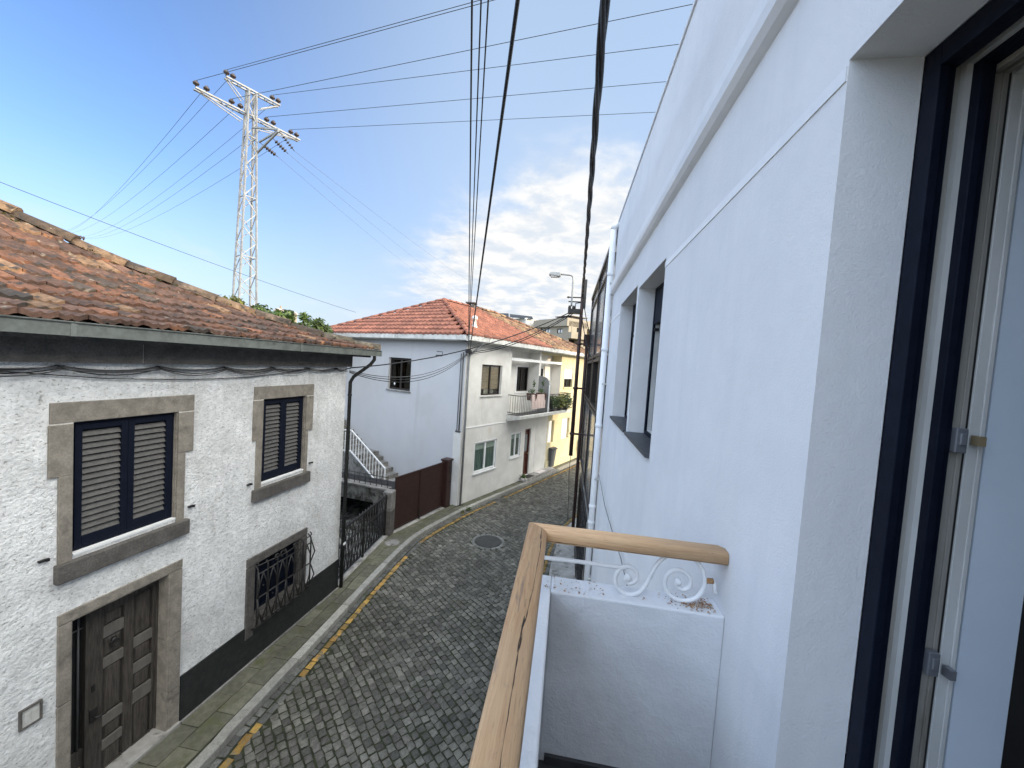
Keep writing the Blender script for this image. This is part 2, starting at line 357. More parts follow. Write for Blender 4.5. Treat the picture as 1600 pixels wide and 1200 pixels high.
# balcony door: stacked jamb profiles; each also runs across the head
m = MB()
def prof_strip(mb, x0, x1, pr, zc):  # x range, how far it stands proud of the jamb
    mb.box((x0, 1.0295 - pr, DZ0), (x1, 1.0295, DZ1 - .001)); mb.box((x0, -.4495, zc), (x1, 1.0295 - pr, DZ1 - .001)); mb.box((x0, -.4495, DZ0), (x1, -.42, zc))
prof_strip(m, .756, .776, .042, DZ1 - .05); prof_strip(m, .776, .797, .030, DZ1 - .05); prof_strip(m, .832, .850, .046, DZ1 - .05); prof_strip(m, .850, .868, .036, DZ1 - .05)
door = obj('balcony_door', m, 'navy_paint', bld, bevel=.002)
m = MB(); prof_strip(m, .797, .8195, .012, DZ1 - .03); obj('shutter_track', m, 'channel_dirty', door)
m = MB(); prof_strip(m, .8195, .832, .026, DZ1 - .04); obj('track_lip', m, 'aluminium_white', door)
m = MB(); prof_strip(m, .868, .884, .022, DZ1 - .06); prof_strip(m, .884, .896, .020, DZ1 - .05); prof_strip(m, .896, .906, .022, DZ1 - .06); obj('sliding_rail', m, 'channel_dirty', door, bevel=.0015)
m = MB(); prof_strip(m, .906, .915, .016, DZ1 - .04); prof_strip(m, .946, .953, .01, DZ1 - .04); obj('brush_seal', m, 'rubber', door)
m = MB(); prof_strip(m, .915, .936, .02, DZ1 - .06); prof_strip(m, .936, .946, .022, DZ1 - .07); obj('inner_rail', m, 'aluminium_white', door, bevel=.0015)
m = MB(); m.box((.953, 1.012, DZ0), (1.065, 1.0295, DZ1)); obj('jamb_lining', m, 'leaf_panel', door)
lz = [onpl(u, v, (0, .985, 0), (0, 1, 0)).z for u, v in ((1478, 706), (1433, 1053), (1510, 696), (1465, 1060))]
for z, x, mt in ((lz[0], .8805, 'latch_grey'), (lz[1], .8805, 'latch_grey')):
    m = MB(); m.box((x - .011, .984, z), (x + .012, .9995, z + .055)); m.box((x - .006, .979, z + .018), (x + .007, .984, z + .045)); obj('latch', m, mt, door, bevel=.002)
m = MB(); m.box((.915, .984, lz[2]), (.928, 1.0035, lz[2] + .022)); obj('strike_plate', m, 'brass', door)
m = MB(); m.box((.915, .984, lz[3]), (.928, 1.0035, lz[3] + .022)); obj('strike_plate', m, 'latch_grey', door)
m = MB()  # the dark room behind
a, b, c, d, e, f = .7561, 4.2, -1.6, 1.4, 3.75, 6.25
m.face([(b, c, e), (b, d, e), (b, d, f), (b, c, f)]); m.face([(1.065, d, e), (b, d, e), (b, d, f), (1.065, d, f)]); m.face([(1.065, c, e), (b, c, e), (b, c, f), (1.065, c, f)])
m.face([(a, c, e), (b, c, e), (b, d, e), (a, d, e)]); m.face([(1.065, c, f), (b, c, f), (b, d, f), (1.065, d, f)])
m.face([(1.065, 1.03, e), (1.065, d, e), (1.065, d, f), (1.065, 1.03, f)]); m.face([(1.065, c, e), (1.065, -.45, e), (1.065, -.45, f), (1.065, c, f)]); m.face([(1.065, -.45, DZ1), (1.065, 1.03, DZ1), (1.065, 1.03, f), (1.065, -.45, f)])
obj('room', m, 'room_dark', bld)
# downpipe
px, py = .535, 5.93
m = MB(); m.tube([(px, py, 7.30), (px, py, -.08)], .046, 14)
for z in (6.62, 5.5, 4.35, 3.1, 2.85, 1.6, .5): m.lathe((px, py, z), [(.046, 0), (.053, .004), (.053, .05), (.046, .054)], 14)
m.tube([(px, py, 7.30), (px + .02, py, 7.36), (.62, py, 7.38)], .05, 12)
dp = obj('downpipe', m, 'white_paint', bld)
for z in (6.5, 5.0, 3.55, 2.0): m = MB(); m.box((px - .005, py - .052, z), (.6, py + .052, z + .022)); obj('pipe_clip', m, 'dirty_white', dp)
# balcony
m = MB(); m.box((-.1, -1.6, 3.58), (.6, 1.49, 3.725)); m.box((-.1, -1.6, 3.725), (0, 1.49, 4.385)); m.box((0, 1.38, 3.725), (.6, 1.49, 4.385)); m.box((0, -1.6, 3.725), (.6, -1.5, 4.385))
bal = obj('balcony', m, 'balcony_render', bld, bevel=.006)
m = MB(); m.box((.0, -1.5, 3.726), (.756, 1.38, 3.738)); obj('floor_tiles', m, 'dark_tile', bal)
m = MB(); m.box((.02, 1.366, 3.738), (.6, 1.3795, 3.77)); obj('skirting', m, 'dark_tile', bal)
def rail_sec(cx, cz, w, h):
    pts = []
    for k in range(20):
        t = 2 * math.pi * k / 20; ct, st = math.cos(t), math.sin(t)
        pts.append((cx + math.copysign(abs(ct) ** .55, ct) * w / 2, cz + math.copysign(abs(st) ** .55, st) * h / 2))
    return pts
HZ = 4.579
def loft(mb, A, B):
    n = len(A); i = len(mb.v); mb.v += A + B
    for k in range(n): mb.fi((i + k, i + (k + 1) % n, i + n + (k + 1) % n, i + n + k), True)
    mb.fi([i + k for k in range(n)][::-1]); mb.fi([i + n + k for k in range(n)])
m = MB(); A = []; B = []
for x, z in rail_sec(-.066, HZ, .076, .050): A.append(V((x, -1.5, z))); B.append(V((x, 1.428 - (x + .066) - .0006, z)))
loft(m, A, B); obj('handrail', m, 'rail_wood_long', bal)
m = MB(); A = []; B = []
for y, z in rail_sec(1.428, HZ, .076, .050): A.append(V((-.066 + (y - 1.428) * -1. * -1. * -1. + .0006, y, z))); B.append(V((.598 if y < 1.445 else .585, y, z)))
loft(m, A, B); obj('handrail', m, 'rail_wood_end', bal)
# wrought scrolls under the end rail
YP = 1.432
def sp(pts): return [onpl(840 + x / 5, 800 + y / 5, (0, YP, 0), (0, 1, 0)) for x, y in pts]
m = MB()
m.tube(sp([(20, 352), (300, 385), (640, 432), (690, 440)]), .0075, 8)
sc = [(716, 512), (705, 498), (690, 508), (688, 532), (712, 556), (745, 550), (774, 520), (775, 475), (745, 438), (690, 425), (640, 447), (608, 505), (616, 570), (660, 625), (720, 645), (790, 630), (840, 575), (885, 490),
      (925, 420), (980, 362), (1050, 328), (1140, 328), (1220, 362), (1280, 440), (1306, 540), (1280, 625), (1220, 680), (1130, 692), (1050, 662), (1000, 600), (996, 530), (1025, 475), (1085, 450), (1150, 470), (1192, 520), (1185, 580), (1140, 606), (1095, 585), (1085, 550), (1105, 535)]
pts = smooth_path(sp(sc), 5); m.tube(pts, .0078, 8)
for q in (sp([(706, 512)])[0], sp([(1098, 545)])[0]): m.lathe(q - V((0, .012, 0)), [(.004, 0), (.012, .004), (.012, .02), (.004, .024)], 10, V((0, 1, 0)))
m.tube(sp([(1306, 540), (1375, 545), (1380, 620), (1400, 640)]), .007, 6); m.tube(sp([(1380, 555), (1385, 640)]), .006, 6)
sr = obj('scroll_railing', m, 'white_paint', bal)
m = MB(); m.tube(sp([(1316, 537), (1372, 540)]), .0095, 8); obj('rusty_joint', m, 'flake_rust', sr)
m = MB()
for k in range(420):
    if U(0, 1) < .8: x = .575 - abs(random.gauss(0, .07)); y = 1.432 + random.gauss(0, .024)
    else: x = U(-.09, .2) ; y = U(1.385, 1.485)
    if x > .597 or y > 1.488 or y < 1.383: continue
    s = U(.0012, .0055); a = U(0, 6.3); z = 4.3865 + abs(random.gauss(0, .0025)) * (1 if x > .45 else .3)
    dx, dy = math.cos(a) * s, math.sin(a) * s; w = U(.3, .9)
    m.face([(x - dx, y - dy, z), (x + dy * w, y - dx * w, z + U(0, .002)), (x + dx, y + dy, z + U(0, .003)), (x - dy * w, y + dx * w, z)])
o = obj('debris', m, 'flake_rust', loc=(.5, 1.43, 4.386)); tag(o, 'scatter of rust flakes and wood chips on the white balcony ledge under the scroll', 'debris'); o['kind'] = 'stuff'

# ================================================================== neighbour with bronze frames, further along on the right
nb = thing('tiled_house', 'grey tiled house with dark bronze window frames just past the white downpipe', 'house', (5, 9, 0))
FN = Fr((.615, 0, 0), (0, 1, 0), (-1, 0, 0))
NO = [(6.1, 7.1, 4.42, 5.45, .12), (7.35, 9.0, 4.42, 5.45, .12), (9.3, 11.5, 4.42, 5.45, .12), (6.3, 7.2, .75, 2.2, .1), (9.6, 11.0, 0, 2.2, .15)]
m = MB(); wall(m, FN, 6.03, 11.7, -.1, 7.28, NO)
m.face([(.615, 11.7, -.1), (.615, 11.7, 7.28), (11, 11.7, 7.28), (11, 11.7, -.1)]); m.face([(.615, 6.03, 7.28), (11, 6.03, 7.28), (11, 11.7, 7.28), (.615, 11.7, 7.28)]); m.face([(11, 6.03, -.1), (11, 11.7, -.1), (11, 11.7, 7.28), (11, 6.03, 7.28)])
obj('wall', m, 'marble_tile', nb)
m = MB(); fbox(m, FN, 6.03, 11.76, -.2, .05, 7.28, 7.36); obj('coping', m, 'bronze_frame', nb)
m = MB()
for s in (7.2, 9.12, 11.6): fbox(m, FN, s, s + .1, 0, .035, 2.5, 7.28)
for z in (6.95, 5.5, 4.32, 2.5): fbox(m, FN, 6.03, 11.6, 0, .03, z, z + .06)
obj('facade_frame', m, 'bronze_frame', nb)
for a, b, c, e, dp in NO:
    m = MB(); fring(m, FN, a, b, c, e, .06, -dp, .036); fbox(m, FN, (a + b) / 2 - .03, (a + b) / 2 + .03, -dp, -.02, c + .06, e - .06); w = obj('window_frame' if c > .1 else 'door_frame', m, 'bronze_frame', nb)
    m = MB(); fbox(m, FN, a + .05, b - .05, -dp + .02, -dp + .026, c + .05, e - .05); obj('pane', m, 'dark_glass', w)
    m = MB(); back(m, FN, a, b, c, e, -dp - .001, .6); obj('interior', m, 'room_dark', w)
m = MB(); m.tube([FN.p(11.62, .09, 5.95), FN.p(11.62, .09, 0)], .05, 10); m.prism([FN.p(11.5, .03, 6.25), FN.p(11.74, .03, 6.25), FN.p(11.68, .03, 5.9), FN.p(11.56, .03, 5.9)], (-.16, 0, 0)); obj('downpipe', m, 'rust_pole', nb)
m = MB()  # wrought iron scrolls on the ground floor
for k in range(7):
    s0 = 7.6 + .26 * k
    for z0 in (.45, 1.05, 1.65):
        m.tube([FN.p(s0 + .11 * math.sin(t * .7) * (1 - t / 14), .03, z0 + .6 * t / 12) for t in range(13)], .012, 5)
        m.tube([FN.p(s0 + .1 + .09 * math.cos(t * .6), .03, z0 + .3 + .09 * math.sin(t * .6)) for t in range(11)], .01, 5)
for z in (.4, 2.3): fbox(m, FN, 7.4, 9.4, .02, .045, z, z + .03)
obj('iron_grille', m, 'iron', nb)
m = MB(); fbox(m, FN, 7.35, 9.45, 0, .012, .35, 2.35); obj('stone_panel', m, 'pale_pavement', nb)
m = MB(); fbox(m, FN, 6.03, 11.7, 0, .02, -.1, .34); obj('plinth', m, 'dark_tile', nb)

# unseen house added across the street so its shade falls on the white house
GHL = 7.7
oh = thing('shading_house', 'unseen grey rendered house added on the right bend to shade the white house', 'house', (5, 15, 0))
FO = Fr((2.1, 12.2, 0), (math.sin(R(25)), math.cos(R(25)), 0), (-math.cos(R(25)), math.sin(R(25)), 0))
m = MB(); wall(m, FO, 0, GHL, -.1, 7.3, [(.8, 2, 4, 5.3, .15), (3.3, 4.5, 4, 5.3, .15), (.8, 1.8, 0, 2.2, .15), (3.3, 4.5, 1, 2.2, .15)])
for a, b in ((0, 0), (GHL, GHL)): m.face([FO.p(a, 0, -.1), FO.p(a, 0, 7.3), FO.p(a, -8, 7.3), FO.p(a, -8, -.1)])
m.face([FO.p(0, -8, -.1), FO.p(0, -8, 7.3), FO.p(GHL, -8, 7.3), FO.p(GHL, -8, -.1)])
obj('wall', m, 'house_white', oh)
m = MB(); m.prism([FO.p(-.3, .4, 7.3), FO.p(-.3, -8.4, 7.3), FO.p(-.3, -4, 8.6)], FO.ex * (GHL + .6)); obj('roof', m, 'gate_brown', oh)
for a, b, c, e in ((.8, 2, 4, 5.3), (3.3, 4.5, 4, 5.3), (.8, 1.8, 0, 2.2), (3.3, 4.5, 1, 2.2)):
    m = MB(); fring(m, FO, a, b, c, e, .07, -.2, -.15); fbox(m, FO, a + .05, b - .05, -.19, -.18, c + .05, e - .05); obj('window' if c else 'door', m, 'bronze_frame', oh)
# ================================================================== ground, road, pavements
KL = [(-4.78, -8), (-4.17, 3.0), (-4.15, 4.3), (-4.137, 5.2), (-4.13, 6.8), (-4.13, 8.5), (-4.11, 9.4), (-4.06, 10.3), (-3.98, 10.8), (-3.80, 11.45), (-3.47, 12.4), (-3.2, 13.13), (-2.78, 14.04), (-2.356, 14.94), (1.45, 23.1), (5.2, 31.1)]
WLn = [(-5.69, -8), (-4.925, 4.33), (-4.715, 7.72), (-4.81, 7.85), (-4.89, 10.5), (-4.81, 10.72), (-3.90, 13.33), (-3.582, 13.308), (1.07, 23.28), (4.8, 31.3)]
KR = [(-.14, -8), (-.12, 8.0), (-.06, 10.0), (.08, 11.4), (.38, 12.7), (.95, 14.2), (2.2, 16.9), (7.4, 28)]
def Lx(y): return lerp_tab(KL, y)
def Wx(y): return lerp_tab(WLn, y)
def Rx(y): return lerp_tab(KR, y)
def resample(tab, step, y0, y1):
    pts = [V((x, y, 0)) for x, y in tab]; pts = smooth_path(pts, 10); out = []; acc = 0; last = None
    for p in pts:
        if p.y < y0 or p.y > y1: last = p; continue
        if last is None: last = p
        if not out: out.append(p.copy()); cur = p.copy(); continue
        while (p - cur).length >= step:
            cur = cur + (p - cur).normalized() * step; out.append(cur.copy())
    return out
m = MB(); m.box((-400, -200, -1.2), (400, 500, -.3)); struct('ground', m, 'ground_earth')
# base of the road (joints) and the setts laid diagonally on it
m = MB(); ys = [-8 + .5 * k for k in range(79)]
for y0, y1 in zip(ys, ys[1:]):
    m.face([(Lx(y0) - .05, y0, -.119), (Rx(y0) + .05, y0, -.119), (Rx(y1) + .05, y1, -.119), (Lx(y1) - .05, y1, -.119)])
def sett(mb, p, u, v, lu, lv, z, col, h=.016, inset=.2):
    """one sett: worn crown with rounded shoulders"""
    a = U(-.05, .05); uu = u * math.cos(a) + v * math.sin(a); vv = v * math.cos(a) - u * math.sin(a)
    i = len(mb.v); j = lambda: U(-.010, .010)
    cor = [(-1, -1), (1, -1), (1, 1), (-1, 1)]
    tx, ty = U(-.004, .004), U(-.004, .004)
    for sx, sy in cor: mb.v.append(p + uu * (sx * lu / 2 + j()) + vv * (sy * lv / 2 + j()) + V((0, 0, z - h)))
    for (sx, sy), w in zip(cor, range(4)):
        q = mb.v[i + w]; mb.v.append(p + (q - p) * (1 - .12) + V((0, 0, 0))); mb.v[-1].z = z - .005 + sx * tx + sy * ty
    for (sx, sy), w in zip(cor, range(4)):
        q = mb.v[i + w]; mb.v.append(p + (q - p) * (1 - .34)); mb.v[-1].z = z + sx * tx * .7 + sy * ty * .7
    mb.cur = col
    for k in range(4):
        n = (k + 1) % 4; mb.fi((i + k, i + n, i + 4 + n, i + 4 + k), True); mb.fi((i + 4 + k, i + 4 + n, i + 8 + n, i + 8 + k), True)
    mb.fi((i + 8, i + 9, i + 10, i + 11), True)
ms = MB(); my = MB()
ang = R(-42); cu = V((math.cos(ang), math.sin(ang), 0)); cv = V((-cu.y, cu.x, 0)); MHC = V((-1.96, 11.1, 0))
PU, PV = .126, .116
for jv in range(-30, 190):
    off = U(0, .06) + (jv % 2) * PU * .5
    for iu in range(-190, 60):
        p = cu * (iu * PU + off) + cv * (jv * PV)
        if not (1.5 < p.y < 25): continue
        x0, x1 = Lx(p.y), Rx(p.y)
        cs = 1 if p.y < 10 else .906
        dl = (p.x - x0) * cs; drr = (x1 - p.x) * cs
        if dl < .235 or drr < .185: continue
        zlow = .014 if dl < .31 or drr < .255 else 0
        if (p - MHC).length < .53: continue
        # courses wander gently
        wob = V((mnoise.noise(p * .5), mnoise.noise(p * .5 + V((9, 3, 1))), 0)) * .09
        g = U(.07, .17) * (1.0 + .25 * mnoise.noise(p * .8)); t = U(-.007, .01)
        if U(0, 1) < .015: g *= 1.5
        sett(ms, p + wob, cu, cv, PU - U(.010, .026), PV - U(.010, .024), -.1 - zlow + U(-.006, .005), (g * 1.03, g * .985 + t * .3, g * .85))
for side, tab, sg in (('l', KL, 1), ('r', KR, -1)):
    for row, off in enumerate((.06, .195) if sg > 0 else (.05, .14)):
        pts = resample(tab, .165 if row == 1 else .15, 1.5, 25)
        for p, q in zip(pts, pts[1:]):
            d = (q - p).normalized(); n = V((d.y, -d.x, 0)) * sg
            c = (p + q) / 2 + n * off; g = U(.08, .15)
            if row == 1:
                yel = mnoise.noise(V((p.y * .9, p.x, 3.3)))
                if sg > 0 and (p.y < 4.6 or yel > -.35) and not 4.62 < p.y < 5.15:
                    k = U(.55, 1.15) * (.75 if p.y > 10.4 else 1); sett(my, c, d, n, (q - p).length - .02, .10, -.1 + U(-.004, .004), (k, k * U(.92, 1.02), k)); continue
                if sg < 0 and p.y > 6: k = U(.4, .7); sett(my, c, d, n, (q - p).length - .02, .085, -.1 + U(-.004, .004), (k, k, k)); continue
            sett(ms, c, d, n, (q - p).length - .015, .1 if sg > 0 else .085, -.102 + U(-.004, .004), (g, g, g * .93))
for k in range(18):  # ring of setts round the manhole
    a = 2 * math.pi * k / 18; d = V((math.cos(a), math.sin(a), 0)); g = U(.15, .22)
    sett(ms, MHC + d * .455, d, V((-d.y, d.x, 0)), .10, .145, -.098, (g, g, g * .94))
rb = m; ro = struct('road', rb, 'road_joint'); so = struct('road_setts', ms, 'sett'); yo = struct('yellow_line', my, 'yellow_sett')
# kerb stones
m = MB()
pts = resample(KL, .25, 1.0, 26); k = 0
while k < len(pts) - 5:
    n_ = random.choice((3, 4, 5, 6)) if pts[k].y < 10 or pts[k].y > 13.5 else 2
    seg = pts[k:k + n_ + 1]
    if len(seg) < 2: break
    g = U(.75, 1.1); m.cur = (g, g, g * .97); dz = U(-.006, .006)
    def row(s, o, z):
        out = []
        for i_, p in enumerate(s):
            d = (s[min(i_ + 1, len(s) - 1)] - s[max(i_ - 1, 0)]).normalized(); sh = d * (.006 if i_ == 0 else (-.006 if i_ == len(s) - 1 else 0))
            out.append(p + V((-d.y, d.x, 0)) * o + sh + V((0, 0, z)))
        return out
    prof = [(-.004, -.13), (-.002, -.010 + dz), (.007, dz), (.142, dz), (.142, -.13)]
    rows = [row(seg, o, z) for o, z in prof]
    for a, b in zip(rows, rows[1:]):
        for i_ in range(len(seg) - 1): m.face([a[i_], a[i_ + 1], b[i_ + 1], b[i_]])
    m.face([r[0] for r in rows]); m.face([r[-1] for r in rows][::-1])
    k += n_
struct('kerb', m, 'kerb_granite')
# left pavement slabs on a mossy bed
m = MB(); bed = MB(); y = 1.0
while y < 26:
    dy = .52 if y < 13.4 else .6; y2 = y + dy
    def cross(yy):
        k = .906 if yy > 13.3 else 1; a = Lx(yy) - .148 / k; b = min(Wx(yy) + .012, a - .02); return a, b
    a0, b0 = cross(y); a1, b1 = cross(y2)
    nn = 2 if (a0 - b0) > .42 else 1
    for q in range(nn):
        f0, f1 = q / nn, (q + 1) / nn; g = .005; dz = U(-.004, .003)
        c = U(.78, 1.15); m.cur = (c, c, c * U(.93, 1))
        sy = (y + .26 * (q % 2), y2 + .26 * (q % 2)) if nn == 2 else (y, y2)
        (A0, B0), (A1, B1) = cross(sy[0]), cross(sy[1])
        P = [V((A0 + (B0 - A0) * f0 - g, sy[0] + g, dz)), V((A1 + (B1 - A1) * f0 - g, sy[1] - g, dz)), V((A1 + (B1 - A1) * f1 + g, sy[1] - g, dz)), V((A0 + (B0 - A0) * f1 + g, sy[0] + g, dz))]
        m.face(P[::-1])
        for e in range(4): m.face([P[e], P[(e + 1) % 4], P[(e + 1) % 4] - V((0, 0, .02)), P[e] - V((0, 0, .02))])
    bed.face([(a0 + .02, y, -.014), (a1 + .02, y2, -.014), (b1 - .01, y2, -.014), (b0 - .01, y, -.014)][::-1])
    y = y2
struct('pavement_bed', bed, 'road_joint'); struct('pavement', m, 'paving')
m = MB(); ys = [-8 + .4 * k for k in range(60)]
for y0, y1 in zip(ys, ys[1:]):
    xa = lambda yy: .6 if yy < 12.1 else max(.6, Rx(yy) + .9)
    m.hexa([(Rx(y0), y0, -.25), (xa(y0), y0, -.25), (xa(y1), y1, -.25), (Rx(y1), y1, -.25), (Rx(y0), y0, -.005), (xa(y0), y0, -.005), (xa(y1), y1, -.005), (Rx(y1), y1, -.005)])
struct('pavement_right', m, 'pale_pavement')
# manhole covers
m = MB(); m.lathe(MHC + V((0, 0, -.13)), [(.39, 0), (.39, .034), (.37, .036)], 40)
for k in range(15):
    w = .36 * math.sqrt(max(0, 1 - ((k - 7) / 7.6) ** 2)); x = MHC.x + (k - 7) * .047
    m.box((x - .014, MHC.y - w, -.096), (x + .014, MHC.y + w, -.089))
tag(obj('manhole_cover', m, 'cast_iron', loc=MHC + V((0, 0, -.1))), 'round ribbed iron manhole cover in the middle of the cobbled street', 'manhole cover')
p = onz(613, 848, 0); m = MB(); m.lathe(p + V((0, 0, -.02)), [(.2, 0), (.2, .026), (.18, .03)], 24); tag(obj('inspection_cover', m, 'concrete', loc=p), 'small round concrete cover in the mossy pavement in front of the gate pillar', 'inspection cover')
# weeds along the kerb
def leaf_clump(mb, c, rx, ry, rz, n, size, cols, flat=.0):
    for _ in range(n):
        while True:
            q = V((U(-1, 1), U(-1, 1), U(-1, 1)))
            if q.length < 1: break
        q = q * (.55 + .45 * U(0, 1)) if q.length > .4 else q
        p = V(c) + V((q.x * rx, q.y * ry, q.z * rz))
        a = V((U(-1, 1), U(-1, 1), U(-.7, .7))).normalized(); b = a.orthogonal().normalized(); b = (b + V((0, 0, U(-.2, .5)))).normalized()
        s = size * U(.6, 1.4); mb.cur = random.choice(cols)
        mb.face([p - a * s, p + b * s * .38, p + a * s, p - b * s * .38])
GR = [(1, 1, 1), (.6, .65, .6), (1.5, 1.45, 1.2), (.8, .9, .7)]
for i_, (u, v, r_, n_, mt, lb) in enumerate([(731, 797, .14, 110, 'leaf_mid', 'low green weed in the gutter at the corner of the white house'), (845, 742, .22, 160, 'leaf_mid', 'green weeds along the kerb below the wheelie bin'), (868, 735, .25, 150, 'leaf_yellow', 'yellowish grass tuft on the sunny kerb past the wheelie bin'), (722, 802, .09, 60, 'leaf_yellow', 'tiny pale weed in the gutter beside the brown gate post')]):
    p = onz(u, v, -.09); m = MB(); leaf_clump(m, p + V((0, 0, .05)), r_, r_, .07, n_, .035, GR); tag(obj('weed', m, mt, loc=p), lb, 'weed', 'weeds along the kerb')
# ================================================================== old white house on the left
FH = Fr((-4.925, 4.332, 0), (.0622, .99806, 0), (.99806, -.0622, 0))
hs = thing('old_house', 'old white stucco house on the left with granite window surrounds and a mossy tiled roof', 'house', FH.p(-1, -4, 0))
WIN = [(-1.08, -.05, 2.91, 4.32), (1.26, 2.22, 2.98, 4.385)]
DO = (-1.08, FH.uv(262, 1050)[0], 0.02, 2.21); LW = (1.2, 2.22, .74, 1.66)
m = MB(); wall(m, FH, -9, 3.40, -.1, 5.16, [(a, b, c, d, .16) for a, b, c, d in WIN] + [DO + (.24,), LW + (.16,)])
for s in (-9, 3.40): m.face([FH.p(s, 0, -.1), FH.p(s, 0, 5.16), FH.p(s, -9, 5.16), FH.p(s, -9, -.1)])
m.face([FH.p(-9, -9, -.1), FH.p(3.4, -9, -.1), FH.p(3.4, -9, 5.16), FH.p(-9, -9, 5.16)])
obj('wall', m, 'old_stucco', hs)
m = MB(); fbox(m, FH, .06, 3.41, -.02, .018, -.1, .66); fbox(m, FH, 3.385, 3.425, -9, .0, -.1, .66); fbox(m, FH, -9, -1.185, -.02, .018, -.1, .62); obj('plinth', m, 'black_plinth', hs)
m = MB(); fbox(m, FH, .06, 3.4, .018, .05, -.06, .02); obj('skirting_strip', m, 'concrete', hs)
m = MB(); prv = -9
for s in (-7, -5, -3.2, -.5, 1.95, 3.2, 3.5): fbox(m, FH, prv + .004, s - .004, -.05, .07, 4.93, 5.16); prv = s
fr_ = obj('frieze', m, 'granite_grey', hs)
m = MB(); fbox(m, FH, -9, 3.49, -.05, .064, 4.935, 5.155); obj('mortar_joint', m, 'mortar', fr_)
m = MB(); fbox(m, FH, -9, 3.75, -.05, .34, 5.161, 5.20); fbox(m, FH, 3.4, 3.76, -9, .34, 5.162, 5.199); obj('soffit', m, 'granite_grey', hs)
# gutter: a box gutter seen from slightly above its lip
m = MB()
prof = [(.36, 5.20), (.47, 5.20), (.475, 5.31), (.49, 5.325), (.49, 5.335), (.462, 5.335), (.455, 5.22), (.37, 5.22), (.365, 5.34), (.355, 5.34)]
prv = -9
for s in (-6.5, -4, -1.35, 1.5, 2.9, 3.95):
    n0 = len(m.v); m.prism([FH.p(prv + .002, d, z) for d, z in prof], FH.ex * (s - prv - .004)); prv = s
for s in (-1.35, 1.5, 2.9): fbox(m, FH, s - .02, s + .02, .471, .482, 5.197, 5.32)
fbox(m, FH, 3.948, 3.955, .36, .49, 5.2, 5.335)
g_ = obj('gutter', m, 'gutter_metal', hs)
m = MB()
pp = [FH.p(3.78, .42, 5.20), FH.p(3.78, .42, 5.12), FH.p(3.72, .36, 5.0), FH.p(3.50, .11, 4.72), FH.p(3.46, .065, 4.6), FH.p(3.46, .065, 2.5), FH.p(3.46, .065, -.05)]
m.tube(pp, .038, 10)
for z in (4.3, 2.9, 1.6): m.lathe(FH.p(3.46, .065, z), [(.038, 0), (.046, .003), (.046, .04), (.038, .043)], 10)
obj('downpipe', m, 'dark_pipe', hs)
m = MB()
fbox(m, FH, 3.42, 3.50, .102, .112, .98, 1.03); obj('pipe_marker', m, 'white_paint', hs)
def old_window(a, b, c, d, la, lb, ta, tb, stepz, sill):
    m = MB(); pr = .022
    fbox(m, FH, la, lb, -.02, pr, d - .005, d + .205)
    fbox(m, FH, la - .01, a, -.02, pr, stepz, d - .017); fbox(m, FH, ta, a, -.02, pr, sill[3] - .004, stepz)
    fbox(m, FH, b, lb, -.02, pr, stepz, d - .017); fbox(m, FH, b, tb, -.02, pr, sill[3] - .004, stepz)
    fbox(m, FH, a - .0, a + .012, -.155, .0, c, d); fbox(m, FH, b - .012, b, -.155, .0, c, d); fbox(m, FH, a + .012, b - .012, -.155, .0, d - .012, d)
    w = obj('window', m, 'granite', hs, bevel=.006)
    for p, q in ((la, a - .001), (b + .001, lb)): m = MB(); fbox(m, FH, p, q, -.02, pr - .004, d - .018, d - .004); obj('mortar_joint', m, 'mortar', w)
    m = MB(); fbox(m, FH, sill[0], sill[1], -.1, .065, sill[2], sill[3]); obj('sill', m, 'granite_grey', w, bevel=.012)
    m = MB(); fbox(m, FH, a + .01, b - .005, -.05, .012, c - .012, c + .012); obj('sill_strip', m, 'white_paint', w)
    mid = (a + b) / 2
    m = MB(); fring(m, FH, a, b, c + .012, d, .04, -.10, -.045)
    fr = obj('shutter_frame', m, 'navy_paint', w)
    for p, q in ((a + .042, mid - .002), (mid + .002, b - .042)):
        m = MB(); fring(m, FH, p, q, c + .055, d - .042, .062, -.09, -.035, .095); sh = obj('shutter', m, 'navy_paint', w, bevel=.004)
        m = MB(); z0, z1 = c + .155, d - .11; n = 17
        for k in range(n):
            z = z0 + (z1 - z0) * k / n; h = (z1 - z0) / n
            m.hexa([FH.p(p + .06, -.045, z), FH.p(q - .06, -.045, z), FH.p(q - .06, -.053, z), FH.p(p + .06, -.053, z), FH.p(p + .06, -.075, z + h * .74), FH.p(q - .06, -.075, z + h * .74), FH.p(q - .06, -.083, z + h * .74), FH.p(p + .06, -.083, z + h * .74)])
        obj('louvres', m, 'louvre_grey', sh)
        m = MB(); fbox(m, FH, p + .05, q - .05, -.10, -.095, z0, z1); obj('backing', m, 'dark_void', sh)
old_window(*WIN[0], -1.255, .145, -1.19, .045, 3.77, (-1.215, .095, 2.66, 2.86))
old_window(*WIN[1], 1.085, 2.405, 1.15, 2.295, 3.72, (1.10, 2.355, 2.72, 2.92))
